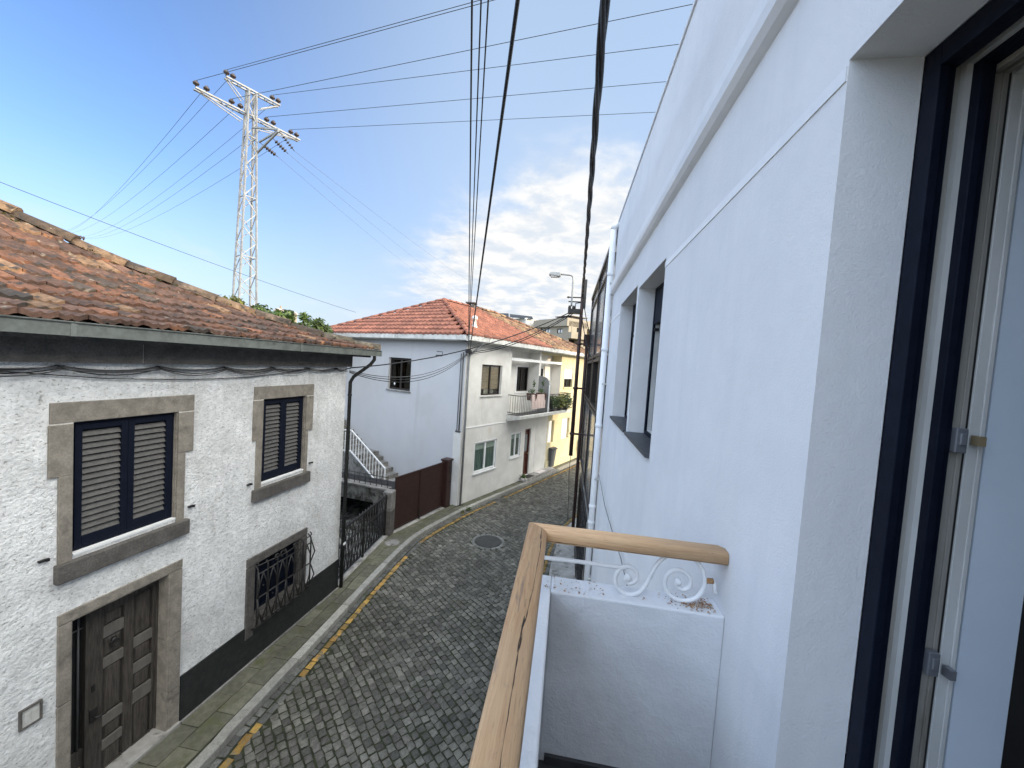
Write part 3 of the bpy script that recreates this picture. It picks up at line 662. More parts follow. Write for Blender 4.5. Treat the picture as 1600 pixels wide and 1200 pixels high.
# front door in a granite frame
m = MB(); pr = .02
fbox(m, FH, -1.185, .045, -.02, pr, 2.205, 2.315)
for z0, z1 in ((.02, .55), (.56, 1.32), (1.33, 2.195)): fbox(m, FH, -1.185, DO[0], -.02, pr, z0, z1); fbox(m, FH, DO[1] + .0, .045, -.02, pr, z0, z1)
fbox(m, FH, DO[1] - .022, DO[1], -.235, .015, .02, 2.2); fbox(m, FH, DO[0], DO[0] + .01, -.235, .015, .02, 2.2); fbox(m, FH, DO[0] + .01, DO[1] - .022, -.235, .015, 2.19, 2.209)
df = obj('door_frame', m, 'granite', hs, bevel=.008)
m = MB(); fbox(m, FH, -1.2, .05, -.24, .055, -.06, .045); obj('doorstep', m, 'pale_pavement', hs, bevel=.012)
DP = -.175
sx = lambda u: FH.uv(u, 1050, DP)[0]
zz_ = lambda u, v: FH.uv(u, v, DP)[1]
dl0, dl1, dz0, dz1 = sx(137), DO[1] - .024, .06, 2.185
lc0, lc1, rc0, rc1 = sx(161), sx(193), sx(208), sx(237)
m = MB(); fbox(m, FH, dl0, dl1, -.235, -.21, dz0, dz1); dd = obj('door', m, 'weathered_wood', hs)
LR = [(dz0, zz_(177, 1190)), (zz_(177, 1160), zz_(177, 1146)), (zz_(177, 1124), zz_(177, 1108)), (zz_(177, 1036), zz_(177, 1021)), (zz_(177, 990), zz_(177, 973)), (zz_(177, 953), dz1)]
RR = [(dz0, zz_(222, 1153)), (zz_(222, 1090), zz_(222, 1071)), (zz_(222, 1045), zz_(222, 1030)), (zz_(222, 1005), zz_(222, 990)), (zz_(222, 924), dz1)]
for s0, s1 in ((dl0, lc0), (lc1, rc0), (rc1, dl1)): m = MB(); fbox(m, FH, s0, s1, -.21, DP, dz0, dz1); obj('stile', m, 'weathered_wood', dd, bevel=.005)
for p, q, rr in ((lc0, lc1, LR), (rc0, rc1, RR)):
    for k, (z0, z1) in enumerate(rr):
        m = MB(); fbox(m, FH, p, q, -.21, DP - .002, z0, z1); obj('rail', m, 'weathered_wood' if k in (0, len(rr) - 1) else 'wood_pale_edge', dd, bevel=.005)
    for (_, z0), (z1, _) in zip(rr, rr[1:]):
        m = MB()
        m.hexa([FH.p(p + .01, -.208, z0 + .01), FH.p(q - .01, -.208, z0 + .01), FH.p(q - .01, -.208, z1 - .01), FH.p(p + .01, -.208, z1 - .01),
                FH.p(p + .034, -.186, z0 + .034), FH.p(q - .034, -.186, z0 + .034), FH.p(q - .034, -.186, z1 - .034), FH.p(p + .034, -.186, z1 - .034)]); obj('panel', m, 'weathered_wood', dd)
m = MB(); fbox(m, FH, rc1 + .03, dl1, DP, DP + .03, dz0, dz1); obj('door_post', m, 'weathered_wood', dd, bevel=.004)
kz = zz_(177, 1003); kc = FH.p((lc0 + lc1) / 2, -.185, kz); m = MB(); m.lathe(kc + V((0, 0, .03)), [(.03, 0), (.03, .02), (.012, .035)], 12, FH.en)
m.tube([kc + FH.ex * (.045 * math.sin(t)) + V((0, 0, -.01 + .045 * math.cos(t))) + FH.en * .025 for t in [k * math.pi / 8 for k in range(17)]], .009, 6); obj('knocker', m, 'iron', dd)
hz_ = zz_(144, 1120); m = MB(); fbox(m, FH, dl0 + .02, dl0 + .09, DP, DP + .012, hz_ - .06, hz_ + .09); m.tube([FH.p(dl0 + .05, DP + .01, hz_), FH.p(dl0 + .05, DP + .05, hz_), FH.p(dl0 + .14, DP + .06, hz_ - .02)], .011, 6); obj('handle', m, 'iron', dd)
m = MB(); fbox(m, FH, dl0 + .035, dl0 + .065, DP, DP + .008, zz_(146, 1080), zz_(146, 1070)); obj('keyhole', m, 'iron', dd)
m = MB(); fbox(m, FH, DO[0] + .011, dl0 - .03, -.232, -.225, .5, 2.19); sl = obj('side_light', m, 'dark_void', hs)
m = MB(); fbox(m, FH, dl0 - .03, dl0 - .001, -.235, -.16, dz0, dz1); obj('timber_post', m, 'weathered_wood', sl)
m = MB(); fbox(m, FH, DO[0] + .011, dl0 - .03, -.235, -.19, dz0, .5); obj('timber_panel', m, 'weathered_wood', sl)
m = MB(); sm_ = sx(124); m.tube([FH.p(sm_, -.2, .5), FH.p(sm_, -.2, 2.17)], .011, 6); m.tube([FH.p(DO[0] + .012, -.2, 1.93), FH.p(dl0 - .03, -.2, 1.93)], .009, 6); obj('iron_bars', m, 'cable_grey', sl)
m = MB(); fbox(m, FH, sx(116), sx(127), -.19, -.18, .12, .3); obj('brass_plate', m, 'brass', sl)
# low barred window
m = MB(); a, b, c, d = LW; pr = .03
fbox(m, FH, 1.05, 2.375, -.02, pr, d, 1.80); fbox(m, FH, 1.05, a, -.02, pr, .46, d - .012); fbox(m, FH, b, 2.375, -.02, pr, .56, d - .012); fbox(m, FH, a, b, -.02, pr + .03, .56, c)
fbox(m, FH, a, a + .012, -.155, .0, c, d); fbox(m, FH, b - .012, b, -.155, .0, c, d); fbox(m, FH, a + .012, b - .012, -.155, .0, c, c + .012)
lw = obj('window', m, 'granite_grey', hs, bevel=.008)
m = MB(); fring(m, FH, a, b, c, d, .05, -.155, -.11); fbox(m, FH, (a + b) / 2 - .03, (a + b) / 2 + .03, -.15, -.11, c, d); fbox(m, FH, a, b, -.148, -.115, 1.2, 1.23); obj('sash', m, 'navy_paint', lw)
m = MB(); fbox(m, FH, a + .04, b - .04, -.145, -.14, c + .04, d - .04); obj('pane', m, 'navy_paint', lw)
m = MB(); g0, g1, z0, z1 = 1.13, 2.33, .60, 1.66
for k in range(7):
    s = g0 + (g1 - g0) * k / 6; m.tube([FH.p(s, .06, z0), FH.p(s, .15, z0 + .06), FH.p(s, .15, z1 - .03), FH.p(s, .11, z1 + .03)], .014, 6, smooth=False)
for z in (z0 + .1, 1.14, z1 - .12): m.tube([FH.p(g0 - .02, .15, z), FH.p(g1 + .02, .15, z)], .012, 6)
for k in range(6):
    s = g0 + (g1 - g0) * (k + .5) / 6; w = (g1 - g0) / 13
    for za, zb, sh in ((1.14, z1 - .12, 1), (z0 + .1, 1.14, -1)):
        m.tube([FH.p(s - w, .152, za if sh > 0 else zb), FH.p(s - w * .8, .16, (za + zb) / 2), FH.p(s, .155, zb if sh > 0 else za)], .0105, 5)
        m.tube([FH.p(s + w, .152, za if sh > 0 else zb), FH.p(s + w * .8, .16, (za + zb) / 2), FH.p(s, .155, zb if sh > 0 else za)], .0105, 5)
    m.lathe(FH.p(s, .165, U(.8, 1.5)), [(.004, -.012), (.014, 0), (.004, .012)], 8)
for s, sg in ((g0, -1), (g1, 1)):
    for za, zb in ((z0 + .1, 1.14), (1.14, z1 - .05)):
        m.tube([FH.p(s, .15, za), FH.p(s + sg * .03, .22, (za + zb) / 2), FH.p(s, .15, zb)], .012, 6)
    m.tube([FH.p(s, .12 + .035 * math.sin(t), z1 + .05 + .035 * math.cos(t)) for t in [k * .6 for k in range(9)]], .0105, 5)
for s in (g0 + .38, g0 + .5, g0 + .8): m.tube([FH.p(s + .045 * math.cos(t), .15, z1 + .0 + .05 * math.sin(t)) for t in [k * .7 for k in range(8)]], .0105, 5)
m.tube([FH.p(g0, .15, z1 + .03), FH.p((g0 + g1) / 2, .15, z1 - .03), FH.p(g1, .15, z1 + .03)], .0105, 5)
obj('iron_grille', m, 'iron', lw)
# small things on the wall
for u, v in ((66, 876), (297, 791), (388, 757), (484, 723)):
    s, z = FH.uv(u, v); m = MB(); fbox(m, FH, s - .035, s + .035, 0, .03, z - .008, z + .012); fbox(m, FH, s + .01, s + .03, .03, .05, z - .01, z + .02); obj('shutter_stay', m, 'iron', hs)
m = MB(); fring(m, FH, -1.455, -1.295, 1.325, 1.53, .018, 0, .022); mb_ = obj('meter_box', m, 'granite_grey', hs)
m = MB(); fbox(m, FH, -1.437, -1.313, 0, .012, 1.343, 1.512); fbox(m, FH, -1.42, -1.385, .012, .016, 1.38, 1.47); fbox(m, FH, -1.37, -1.335, .012, .016, 1.38, 1.47); obj('meter_door', m, 'dirty_white', mb_)
# ---- tiled roof: eave along s, curving up inwards, hipped at the far end
def tile_roof(mb, P, es, ds, tw, tl, cols, seg, inside, lift=.03, jit=.012, amp=.022, rib=0., stag=0.):
    """P(e, d) -> point; tiles tw wide and tl long, each with a rolled profile and a thick lower edge"""
    pr = [(k / seg, amp * (abs(math.cos(math.pi * k / seg)) ** 3 + rib * math.exp(-((k / seg - .5) / .11) ** 2))) for k in range(seg + 1)]
    ne = int((es[1] - es[0]) / tw); nd = int((ds[1] - ds[0]) / tl)
    for j in range(nd):
        for i in range(ne):
            e0 = es[0] + i * tw + (tw * stag if j % 2 else 0); d0 = ds[0] + j * tl
            if not inside(e0 + tw / 2, d0 + tl * .5): continue
            mb.cur = cols(e0, d0); jd, jl, je = U(-jit, jit) * 2, U(0, jit), U(-jit, jit) * .4
            lo_ = []; hi_ = []; un = []
            for f, h in pr:
                e = e0 + f * tw * .99 + je
                lo_.append(P(e, d0 - .03 + jd) + V((0, 0, h + lift + jl))); hi_.append(P(e, d0 + tl + .02) + V((0, 0, h * .9 + .004))); un.append(P(e, d0 - .03 + jd) + V((0, 0, h - .004)))
            for k in range(seg):
                mb.face([lo_[k], lo_[k + 1], hi_[k + 1], hi_[k]], True); mb.face([un[k], un[k + 1], lo_[k + 1], lo_[k]])
            mb.face([un[0], lo_[0], hi_[0]]); mb.face([un[-1], hi_[-1], lo_[-1]])
def ridge_tiles(mb, pts, r, L, cols, jit=.015):
    tot = 0
    for a, b in zip(pts, pts[1:]):
        a = V(a); b = V(b); n = max(1, int((b - a).length / L)); d = (b - a).normalized(); sd = d.cross(V((0, 0, 1))).normalized(); up = sd.cross(d)
        for k in range(n):
            p = a.lerp(b, k / n) + V((0, 0, U(-jit, jit))); q = a.lerp(b, (k + 1.12) / n) + V((0, 0, U(-jit, jit))); mb.cur = cols(0, 0); i0 = len(mb.v); m_ = 7
            for c, rr in ((p, r * 1.15), (q, r * .88)):
                for t in range(m_): th = math.pi * (t / (m_ - 1)); mb.v.append(c + sd * (rr * math.cos(th)) + up * (rr * math.sin(th) * .9 - .02))
            for t in range(m_ - 1): mb.fi((i0 + t, i0 + t + 1, i0 + m_ + t + 1, i0 + m_ + t), True)
            mb.fi([i0 + t for t in range(m_)][::-1]); mb.fi([i0 + m_ + t for t in range(m_)])
EO = .42
def h1(d): return .188 * d + .059 * d * d if d < 3.9 else 1.63 + .6 * (d - 3.9)
HIP = 3.95
def PH(e, d): return FH.p(e, EO - d, 5.33 + h1(max(d, -.1)) + .03 * mnoise.noise(V((e * .5, d * .7, 1))))
def oldcol(e, d):
    k = U(.75, 1.2); t = U(0, 1); w = mnoise.noise(V((e * .35, d * .5, 4)))
    w2 = d * .10 + w * .5
    if t - w2 * .5 < .62: c = (.12, .066, .046)
    elif t < .88: c = (.185, .085, .048)
    elif t < .95: c = (.08, .06, .047)
    else: c = (.25, .15, .085)
    return tuple(x * k for x in c)
m = MB(); tile_roof(m, PH, (-8.5, 3.95), (0, 5.0), .235, .37, oldcol, 10, lambda e, d: e < HIP - d + .1, lift=.036, jit=.013, amp=.038, rib=.75)
rf = obj('roof', m, 'old_tile', hs)
m = MB(); n = 14  # boarding under the tiles and the far hip slope, so the roof is a solid
for k in range(n):
    d0, d1 = 5.0 * k / n, 5.0 * (k + 1) / n; z = V((0, 0, -.02))
    m.face([PH(-9, d0) + z, PH(HIP - d0, d0) + z, PH(HIP - d1, d1) + z, PH(-9, d1) + z])
    m.face([PH(HIP - d0, d0) + z, FH.p(HIP - d0, EO - 9.84 + d0, 5.3 + h1(d0)), FH.p(HIP - d1, EO - 9.84 + d1, 5.3 + h1(d1)), PH(HIP - d1, d1) + z])
    m.face([FH.p(-9, EO - 9.84 + d0, 5.3 + h1(d0)), FH.p(HIP - d0, EO - 9.84 + d0, 5.3 + h1(d0)), FH.p(HIP - d1, EO - 9.84 + d1, 5.3 + h1(d1)), FH.p(-9, EO - 9.84 + d1, 5.3 + h1(d1))])
m.cur = (.14, .08, .06); m.c = [m.cur] * len(m.f); obj('roof_deck', m, 'old_tile', hs)

def tint(c, lo, hi):
    k = U(lo, hi); return tuple(x * k for x in c)
m = MB()
rc = lambda e, d: tint(random.choice(((.20, .115, .068), (.22, .145, .09), (.11, .08, .058), (.15, .125, .09))), .7, 1.3)
hp = [PH(HIP - d, d) + V((0, 0, .03)) for d in [k * .42 for k in range(12)]]; ridge_tiles(m, hp, .135, .33, rc, .02); obj('ridge_tiles', m, 'old_tile', rf)
m = MB()
for d in [k * .42 + .2 for k in range(11)]:
    p = PH(HIP - d - .12, d) + V((0, 0, .05)); leaf_clump(m, p, .1, .1, .035, 14, .03, [(.22, .22, .2), (.4, .38, .25)])
for k in range(60):
    d = U(.1, 4.5); p = PH(HIP - d - abs(random.gauss(0, .2)), d) + V((0, 0, .06)); leaf_clump(m, p, .06, .06, .025, 6, .025, [(.2, .2, .2), (.5, .45, .3)])
mo = obj('roof_moss', m, 'leaf_yellow', rf); mo['kind'] = 'stuff'
# ================================================================== white house and yellow house beyond the bend
A25 = R(25); C2 = V((-3.582, 13.308, 0)); T2 = V((math.sin(A25), math.cos(A25), 0)); N2 = V((math.cos(A25), -math.sin(A25), 0))
F2 = Fr(C2, T2, N2); F2s = Fr(C2, -N2, -T2)
PW, LEN, DEP, ZW, RD = 5.45, 11.2, 8.6, 5.93, .55
wh = thing('white_house', 'two storey white house beyond the brown gate, with a red hipped tile roof', 'house', F2.p(2.7, -4, 0))
ye = thing('yellow_house', 'sunlit yellow house with an older brown tile roof, adjoining the white house', 'house', F2.p(8.3, -4, 0))
W1 = (.98, 2.33, 3.97, 5.16); W3 = (.83, 2.24, 1.0, 2.17); W4 = (3.33, 4.12, 1.18, 2.24); D1 = (4.5, 5.03, .14, 2.32)
RC1 = (2.99, PW - .08, 3.1, 5.86); RC2 = (PW + .08, 7.75, 3.1, 5.86); D2 = (5.62, 6.1, .14, 2.42)
Y1 = (8.2, 9.3, 4.2, 5.2); Y2 = (6.72, 7.4, 1.35, 2.5); Y3 = (8.35, 9.3, 1.35, 2.5); WS = (2.78, 4.12, 3.89, 5.2)
m = MB(); wall(m, F2, 0, PW, -.1, ZW, [W1 + (.12,), W3 + (.1,), W4 + (.1,), D1 + (.13,), RC1 + (RD,)])
obj('wall', m, 'house_white', wh)
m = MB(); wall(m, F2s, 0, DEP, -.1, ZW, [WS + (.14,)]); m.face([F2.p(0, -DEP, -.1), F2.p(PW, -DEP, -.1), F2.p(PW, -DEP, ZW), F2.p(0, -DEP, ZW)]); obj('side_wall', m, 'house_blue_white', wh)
BW = F2.uv(807, 573, -RD) + F2.uv(825, 611, -RD)
m = MB(); wall(m, F2, RC1[0], RC1[1], RC1[2], RC1[3], [(max(BW[0], 3.05), BW[2], BW[3], BW[1], .08)], d=-RD); obj('recess_wall', m, 'house_white', wh)
m = MB(); wall(m, F2, PW, LEN, -.1, ZW, [RC2 + (RD,), D2 + (.13,), Y1 + (.14,), Y2 + (.2,), Y3 + (.2,)])
m.face([F2.p(LEN, 0, -.1), F2.p(LEN, 0, ZW), F2.p(LEN, -DEP, ZW), F2.p(LEN, -DEP, -.1)]); m.face([F2.p(PW, -DEP, -.1), F2.p(LEN, -DEP, -.1), F2.p(LEN, -DEP, ZW), F2.p(PW, -DEP, ZW)])
obj('wall', m, 'house_yellow', ye)
m = MB(); wall(m, F2, RC2[0], RC2[1], RC2[2], RC2[3], [(6.2, 7.0, 3.12, 5.2, .08)], d=-RD); fbox(m, F2, PW, 6.62, -.02, .004, -.1, 3.0); fbox(m, F2, RC2[1] - .006, RC2[1] - .001, -RD + .001, -.005, 3.13, 5.39); obj('white_rendered_wall', m, 'house_white', ye)
def casement(par, f, o, mt, fw, d, glass='clear_glass', cur=None, nm='window', mull=True, behind=.35, sillmat=None, blind=None, ring=0):
    a, b, c, e = o[:4]
    m = MB(); fring(m, f, a + .002, b - .002, c + .002, e - .002, fw, d - .05, d); mid = (a + b) / 2
    if mull: fbox(m, f, mid - fw * .6, mid + fw * .6, d - .045, d + .006, c + fw, e - fw)
    if ring: fring(m, f, a - ring, b + ring, c - ring, e + ring, ring, -.02, .012)
    w = obj(nm, m, mt, par)
    m = MB(); fbox(m, f, a + fw * .7, b - fw * .7, d - .03, d - .024, c + fw * .7, e - fw * .7); obj('pane', m, glass, w)
    m = MB(); back(m, f, a, b, c, e, d - .051, behind + .5); obj('interior', m, 'room_dark', w)
    if cur:
        m = MB()
        for p, q in cur[1]:
            n = 26; pts = [(p + (q - p) * k / n, d - .075 - .014 * math.sin(k * 1.9)) for k in range(n + 1)]
            for (s0, k0), (s1, k1) in zip(pts, pts[1:]): m.face([f.p(s0, k0, c), f.p(s1, k1, c), f.p(s1, k1, e), f.p(s0, k0, e)], True)
        obj('curtain', m, cur[0], w)
    if blind:
        m = MB(); fbox(m, f, a + .04, b - .04, d - .058, d - .053, blind[1], e - .02); obj('blind', m, blind[0], w)
    if sillmat:
        m = MB(); fbox(m, f, a - .05, b + .05, d, .05, c - .05, c - .002); obj('sill', m, sillmat, w)
    return w
w1 = casement(wh, F2, W1, 'bronze_frame', .05, -.1, cur=('curtain_cloth', [(W1[0] + .4, W1[0] + .72)]), blind=('blind_tan', 4.2), sillmat='dirty_white')
m = MB()
for s, h in ((1.25, .2), (1.8, .3), (2.05, .22)): m.lathe(F2.p(s, -.3, 3.98), [(.06, 0), (.09, h * .6), (.05, h)], 10)
obj('vases', m, 'dirty_white', w1)
casement(wh, F2, W3, 'white_paint', .06, -.03, cur=('curtain_green', [(W3[0] + .05, W3[1] - .05)]), blind=('blind_pale', 1.86), sillmat='white_paint', ring=.02)
casement(wh, F2, W4, 'white_paint', .055, -.03, cur=('curtain_green', [(W4[0] + .05, W4[1] - .05)]), blind=('blind_pale', 1.98), sillmat='white_paint', ring=.02)
wsd = casement(wh, F2s, WS, 'bronze_frame', .075, -.1, glass='dark_glass', sillmat='concrete')
m = MB()
for s, r, h in ((3.85, .13, .24), (3.5, .06, .2)): m.lathe(F2s.p(s, -.24, 3.95), [(r * .7, 0), (r, h * .7), (r * .9, h)], 12)
obj('bowls', m, 'white_paint', wsd)
m = MB(); m.lathe(F2s.p(3.05, -.24, 3.95), [(.05, 0), (.08, .3), (.03, .42)], 10); fbox(m, F2s, 2.95, 3.3, -.26, -.2, 3.95, 4.02); obj('jug', m, 'terracotta', wsd)
casement(wh, F2, (max(BW[0], 3.05), BW[2], BW[3], BW[1]), 'bronze_frame', .06, -RD - .07, glass='dark_glass', mull=True, sillmat=None)
m = MB(); fring(m, F2, max(BW[0], 3.05) - .0, BW[2] + .08, BW[3] - .08, BW[1] + .08, .07, -RD, -RD + .02); obj('window_surround', m, 'white_paint', wh)
def flat_door(par, o, d, mt, lab=None):
    a, b, c, e = o; m = MB(); fring(m, F2, a + .002, b - .002, c + .002, e - .002, .06, d - .06, d + .03); fbox(m, F2, a + .05, b - .05, d - .05, d - .03, c + .01, e - .05)
    for z0, z1 in ((c + .12, c + .85), (c + 1.0, e - .2)): fring(m, F2, a + .12, b - .1, z0, z1, .025, d - .03, d - .005)
    o_ = obj('door', m, mt, par); m = MB(); m.lathe(F2.p(b - .12, d - .02, c + 1.0), [(.008, 0), (.008, .04), (.026, .045), (.026, .07)], 8, F2.en); obj('handle', m, 'brass', o_)
    return o_
d1 = flat_door(wh, D1, -.09, 'door_red'); m = MB(); fbox(m, F2, D1[0] + .16, D1[1] - .16, -.108, -.088, 1.25, 2.05); obj('glazed_panel', m, 'far_glass', d1)
flat_door(ye, D2, -.09, 'door_red')
m = MB(); fbox(m, F2, .1, 2.97, 0, .018, 2.79, 2.825); obj('string_course', m, 'white_paint', wh)
# beam and party fin of the balcony recess
m = MB(); fbox(m, F2, RC1[0] - .05, RC1[1] + .02, -.1, .02, 5.40, 5.52); obj('beam', m, 'white_paint', wh)
m = MB(); fbox(m, F2, RC2[0] - .02, RC2[1], -.1, .02, 5.40, 5.52); obj('beam', m, 'white_paint', ye)
m = MB(); fbox(m, F2, PW - .075, PW + .075, -RD, .012, 3.1, ZW); obj('party_fin', m, 'house_white', wh)
m = MB(); q = [(.0, 3.12), (.62, 3.12), (.62, 4.35), (.56, 4.58), (.42, 4.72), (.2, 4.78), (.013, 4.78)]
m.prism([F2.p(PW - .06, d, z) for d, z in q], F2.ex * .1); obj('balcony_screen', m, 'lamp_grey', wh)
m = MB(); fbox(m, F2, PW - .1, PW - .06, .6, .64, 3.12, 4.4); obj('screen_post', m, 'white_paint', wh)
for par, s0, s1 in ((wh, 2.86, PW - .003), (ye, PW + .003, 7.85)):
    m = MB(); m.prism([F2.p(s0, -RD, 3.1), F2.p(s0, .62, 3.12), F2.p(s0, .66, 3.1), F2.p(s0, .66, 2.98), F2.p(s0, .1, 2.86), F2.p(s0, -.02, 2.86)], F2.ex * (s1 - s0)); bl = obj('balcony', m, 'dirty_white', par)
    m = MB(); fbox(m, F2, s0 + .05, s1 - .02, 0.01, .6, 3.121, 3.135); obj('balcony_floor', m, 'dark_tile', bl)
    m = MB(); n = int((s1 - s0) / .13)
    for z in (3.22, 3.95):
        m.bar(F2.p(s0 + .04, .6, z), F2.p(s1, .6, z), .03); m.bar(F2.p(s0 + .04, .0, z), F2.p(s0 + .04, .6, z), .03) if par is wh else m.bar(F2.p(s1 - .03, 0, z), F2.p(s1 - .03, .6, z), .03)
    for k in range(n + 1): s = s0 + .04 + (s1 - s0 - .05) * k / n; m.bar(F2.p(s, .6, 3.12), F2.p(s, .6, 3.95), .014)
    for k in range(1, 5): s = s0 + .04 if par is wh else s1 - .03; m.bar(F2.p(s, .6 * k / 5, 3.12), F2.p(s, .6 * k / 5, 3.95), .014)
    obj('railing', m, 'rail_grey' if par is wh else 'iron', bl)
# yellow house openings
casement(ye, F2, Y1, 'bronze_frame', .05, -.1, blind=('curtain_cloth', 4.7), sillmat='house_yellow')
m = MB(); fbox(m, F2, Y1[0] + .002, Y1[1] - .002, -.09, -.05, 4.66, Y1[3] - .002); obj('roller_shutter', m, 'white_paint', ye)
for o in (Y2, Y3):
    m = MB(); fbox(m, F2, o[0] + .002, o[1] - .002, -.2, -.13, o[2] + .002, o[3] - .002); obj('roller_shutter', m, 'white_paint', ye)
m = MB(); fbox(m, F2, 7.76, LEN, 0, .02, 2.84, 2.9); obj('string_course', m, 'house_yellow', ye)
m = MB(); fbox(m, F2, 6.62, LEN + .005, 0, .03, -.1, .42); obj('plinth', m, 'house_yellow', ye)
casement(ye, F2, (6.2, 7.0, 3.12, 5.2), 'white_paint', .06, -RD - .05, glass='dark_glass')
m = MB(); p = F2.p(5.72, -.3, 5.0); m.lathe(p, [(.03, -.1), (.09, -.06), (.11, .05), (.04, .12)], 10); fbox(m, F2, 5.53, 5.72, -.32, -.28, 5.04, 5.08); obj('wall_lamp', m, 'lit_cream', ye)
# eaves: deep white fascia with a soffit
EV, ZE = .42, 6.13
for par, segs in ((wh, [(F2, -.42, PW + .3), (F2s, -.42, DEP + .42)]), (ye, [(F2, PW + .3, LEN + .42)])):
    m = MB()
    for f, a, b in segs:
        if f is F2s: a += 0.08
        m.prism([f.p(a, -.05, ZW), f.p(a, EV, ZW), f.p(a, EV + .05, ZW + .03), f.p(a, EV + .06, ZE), f.p(a, EV - .04, ZE), f.p(a, EV - .06, ZW + .05), f.p(a, -.05, ZW + .05)], f.ex * (b - a))
    obj('eaves', m, 'dirty_white', par)
ZR, RS0, RS1, DR = 8.1, 3.2, 7.3, 4.3
def PF(e, d): return F2.p(e, EV + .04 - d, ZE + (ZR - ZE) * d / (DR + EV + .04))
def PS(e, d): return F2s.p(e, EV + .04 - d, ZE + (ZR - ZE) * d / (RS0 + EV + .04))
kf0 = (RS0 + EV) / (DR + EV); kf1 = (LEN + EV - RS1) / (DR + EV); ks = (DR + EV) / (RS0 + EV)
redc = lambda e, d: tint((.25, .10, .064), .72, 1.2)
brnc = lambda e, d: tint(random.choice(((.22, .11, .065), (.28, .18, .10), (.16, .09, .06))), .7, 1.3)
PT = 5.75
m = MB(); tile_roof(m, PF, (-.6, PT), (0, 4.76), .24, .36, redc, 4, lambda e, d: e > -EV + d * kf0 and e < PT, lift=.06, jit=.004, amp=.035)
tile_roof(m, PS, (-.6, 9.2), (0, 3.66), .24, .36, redc, 4, lambda e, d: e > -EV + d * ks and e < DEP + EV - d * ks, lift=.07, jit=.004, amp=.035)
rf2 = obj('roof', m, 'red_tile', wh)
m = MB(); ridge_tiles(m, [PF(-EV, 0) + V((0, 0, .04)), F2.p(RS0, -DR, ZR + .05)], .1, .38, redc, .004); ridge_tiles(m, [F2.p(RS0, -DR, ZR + .05), F2.p(PT, -DR, ZR + .05)], .1, .38, redc, .004)
ridge_tiles(m, [PS(DEP + EV, 0) + V((0, 0, .04)), F2.p(RS0, -DR, ZR + .05)], .1, .38, redc, .004); obj('ridge_tiles', m, 'red_tile', rf2)
m = MB(); z = V((0, 0, -.015)); Cn = [F2.p(-EV, EV, ZE), F2.p(LEN + EV, EV, ZE), F2.p(LEN + EV, -DEP - EV, ZE), F2.p(-EV, -DEP - EV, ZE)]; r0, r1 = F2.p(RS0, -DR, ZR), F2.p(RS1, -DR, ZR); rm = F2.p(PT, -DR, ZR); em, eb = F2.p(PT, EV, ZE), F2.p(PT, -DEP - EV, ZE)
m.face([q + z for q in (Cn[0], em, rm, r0)]); m.face([q + z for q in (eb, Cn[3], r0, rm)]); m.face([q + z for q in (Cn[3], Cn[0], r0)])
m.cur = (.14, .045, .03); m.c = [m.cur] * len(m.f); obj('roof_deck', m, 'red_tile', wh)
m = MB(); tile_roof(m, PF, (PT, 12), (0, 4.76), .24, .36, brnc, 4, lambda e, d: e < LEN + EV - d * kf1 - .05, lift=.04, jit=.012, amp=.035); rf3 = obj('roof', m, 'brown_tile', ye)
m = MB(); m.face([q + z for q in (em, Cn[1], r1, rm)]); m.face([q + z for q in (Cn[2], eb, rm, r1)]); m.face([q + z for q in (Cn[1], Cn[2], r1)]); m.cur = (.12, .07, .05); m.c = [m.cur] * len(m.f); obj('roof_deck', m, 'brown_tile', ye)
m = MB(); ridge_tiles(m, [rm + V((0, 0, .06)), r1 + V((0, 0, .06)), Cn[1] + V((0, 0, .06))], .11, .38, brnc, .02); ridge_tiles(m, [em + V((0, 0, .05)), rm + V((0, 0, .05))], .07, .36, brnc, .01); obj('ridge_tiles', m, 'brown_tile', rf3)
m = MB(); cp = F2.p(5.3, -DR, ZR); m.box(cp - V((.22, .22, .3)), cp + V((.2, .2, .1))); m.box(cp + V((-.26, -.26, .2)), cp + V((.26, .26, .25)))
for a in (-1, 1):
    for b in (-1, 1): m.box(cp + V((a * .13 - .05, b * .13 - .05, .1)), cp + V((a * .13 + .05, b * .13 + .05, .2)))
obj('chimney', m, 'granite_grey', wh)
n_ = (PF(1, 0) - PF(0, 0)).cross(PF(0, 1) - PF(0, 0)).normalized(); vp = onpl(741, 512, PF(0, 0), n_)
m = MB(); m.lathe(vp - V((0, 0, .2)), [(.15, 0), (.12, .25), (.075, .3), (.07, .5), (.12, .52), (.11, .62), (.04, .66)], 12); obj('vent_pipe', m, 'dirty_white', wh)
m = MB(); m.tube([F2.p(.42, EV + .02, ZW - .01), F2.p(.40, .3, 5.78), F2.p(.12, .06, 5.45), F2.p(.1, .06, 5.2), F2.p(.1, .06, -.06)], .038, 8); obj('downpipe', m, 'steel', wh)
m = MB(); m.tube([F2s.p(.10, .03, 5.55), F2s.p(.10, .03, 2.72)], .022, 6); m.tube([F2s.p(.2, .03, 5.5), F2s.p(.2, .03, 2.72)], .014, 6); fbox(m, F2s, .04, .26, 0, .05, 2.66, 2.72); obj('conduit', m, 'cable_grey', wh)
m = MB(); fbox(m, F2s, -.01, .34, 0, .03, -.1, 2.66); obj('corner_pilaster', m, 'house_white', wh)
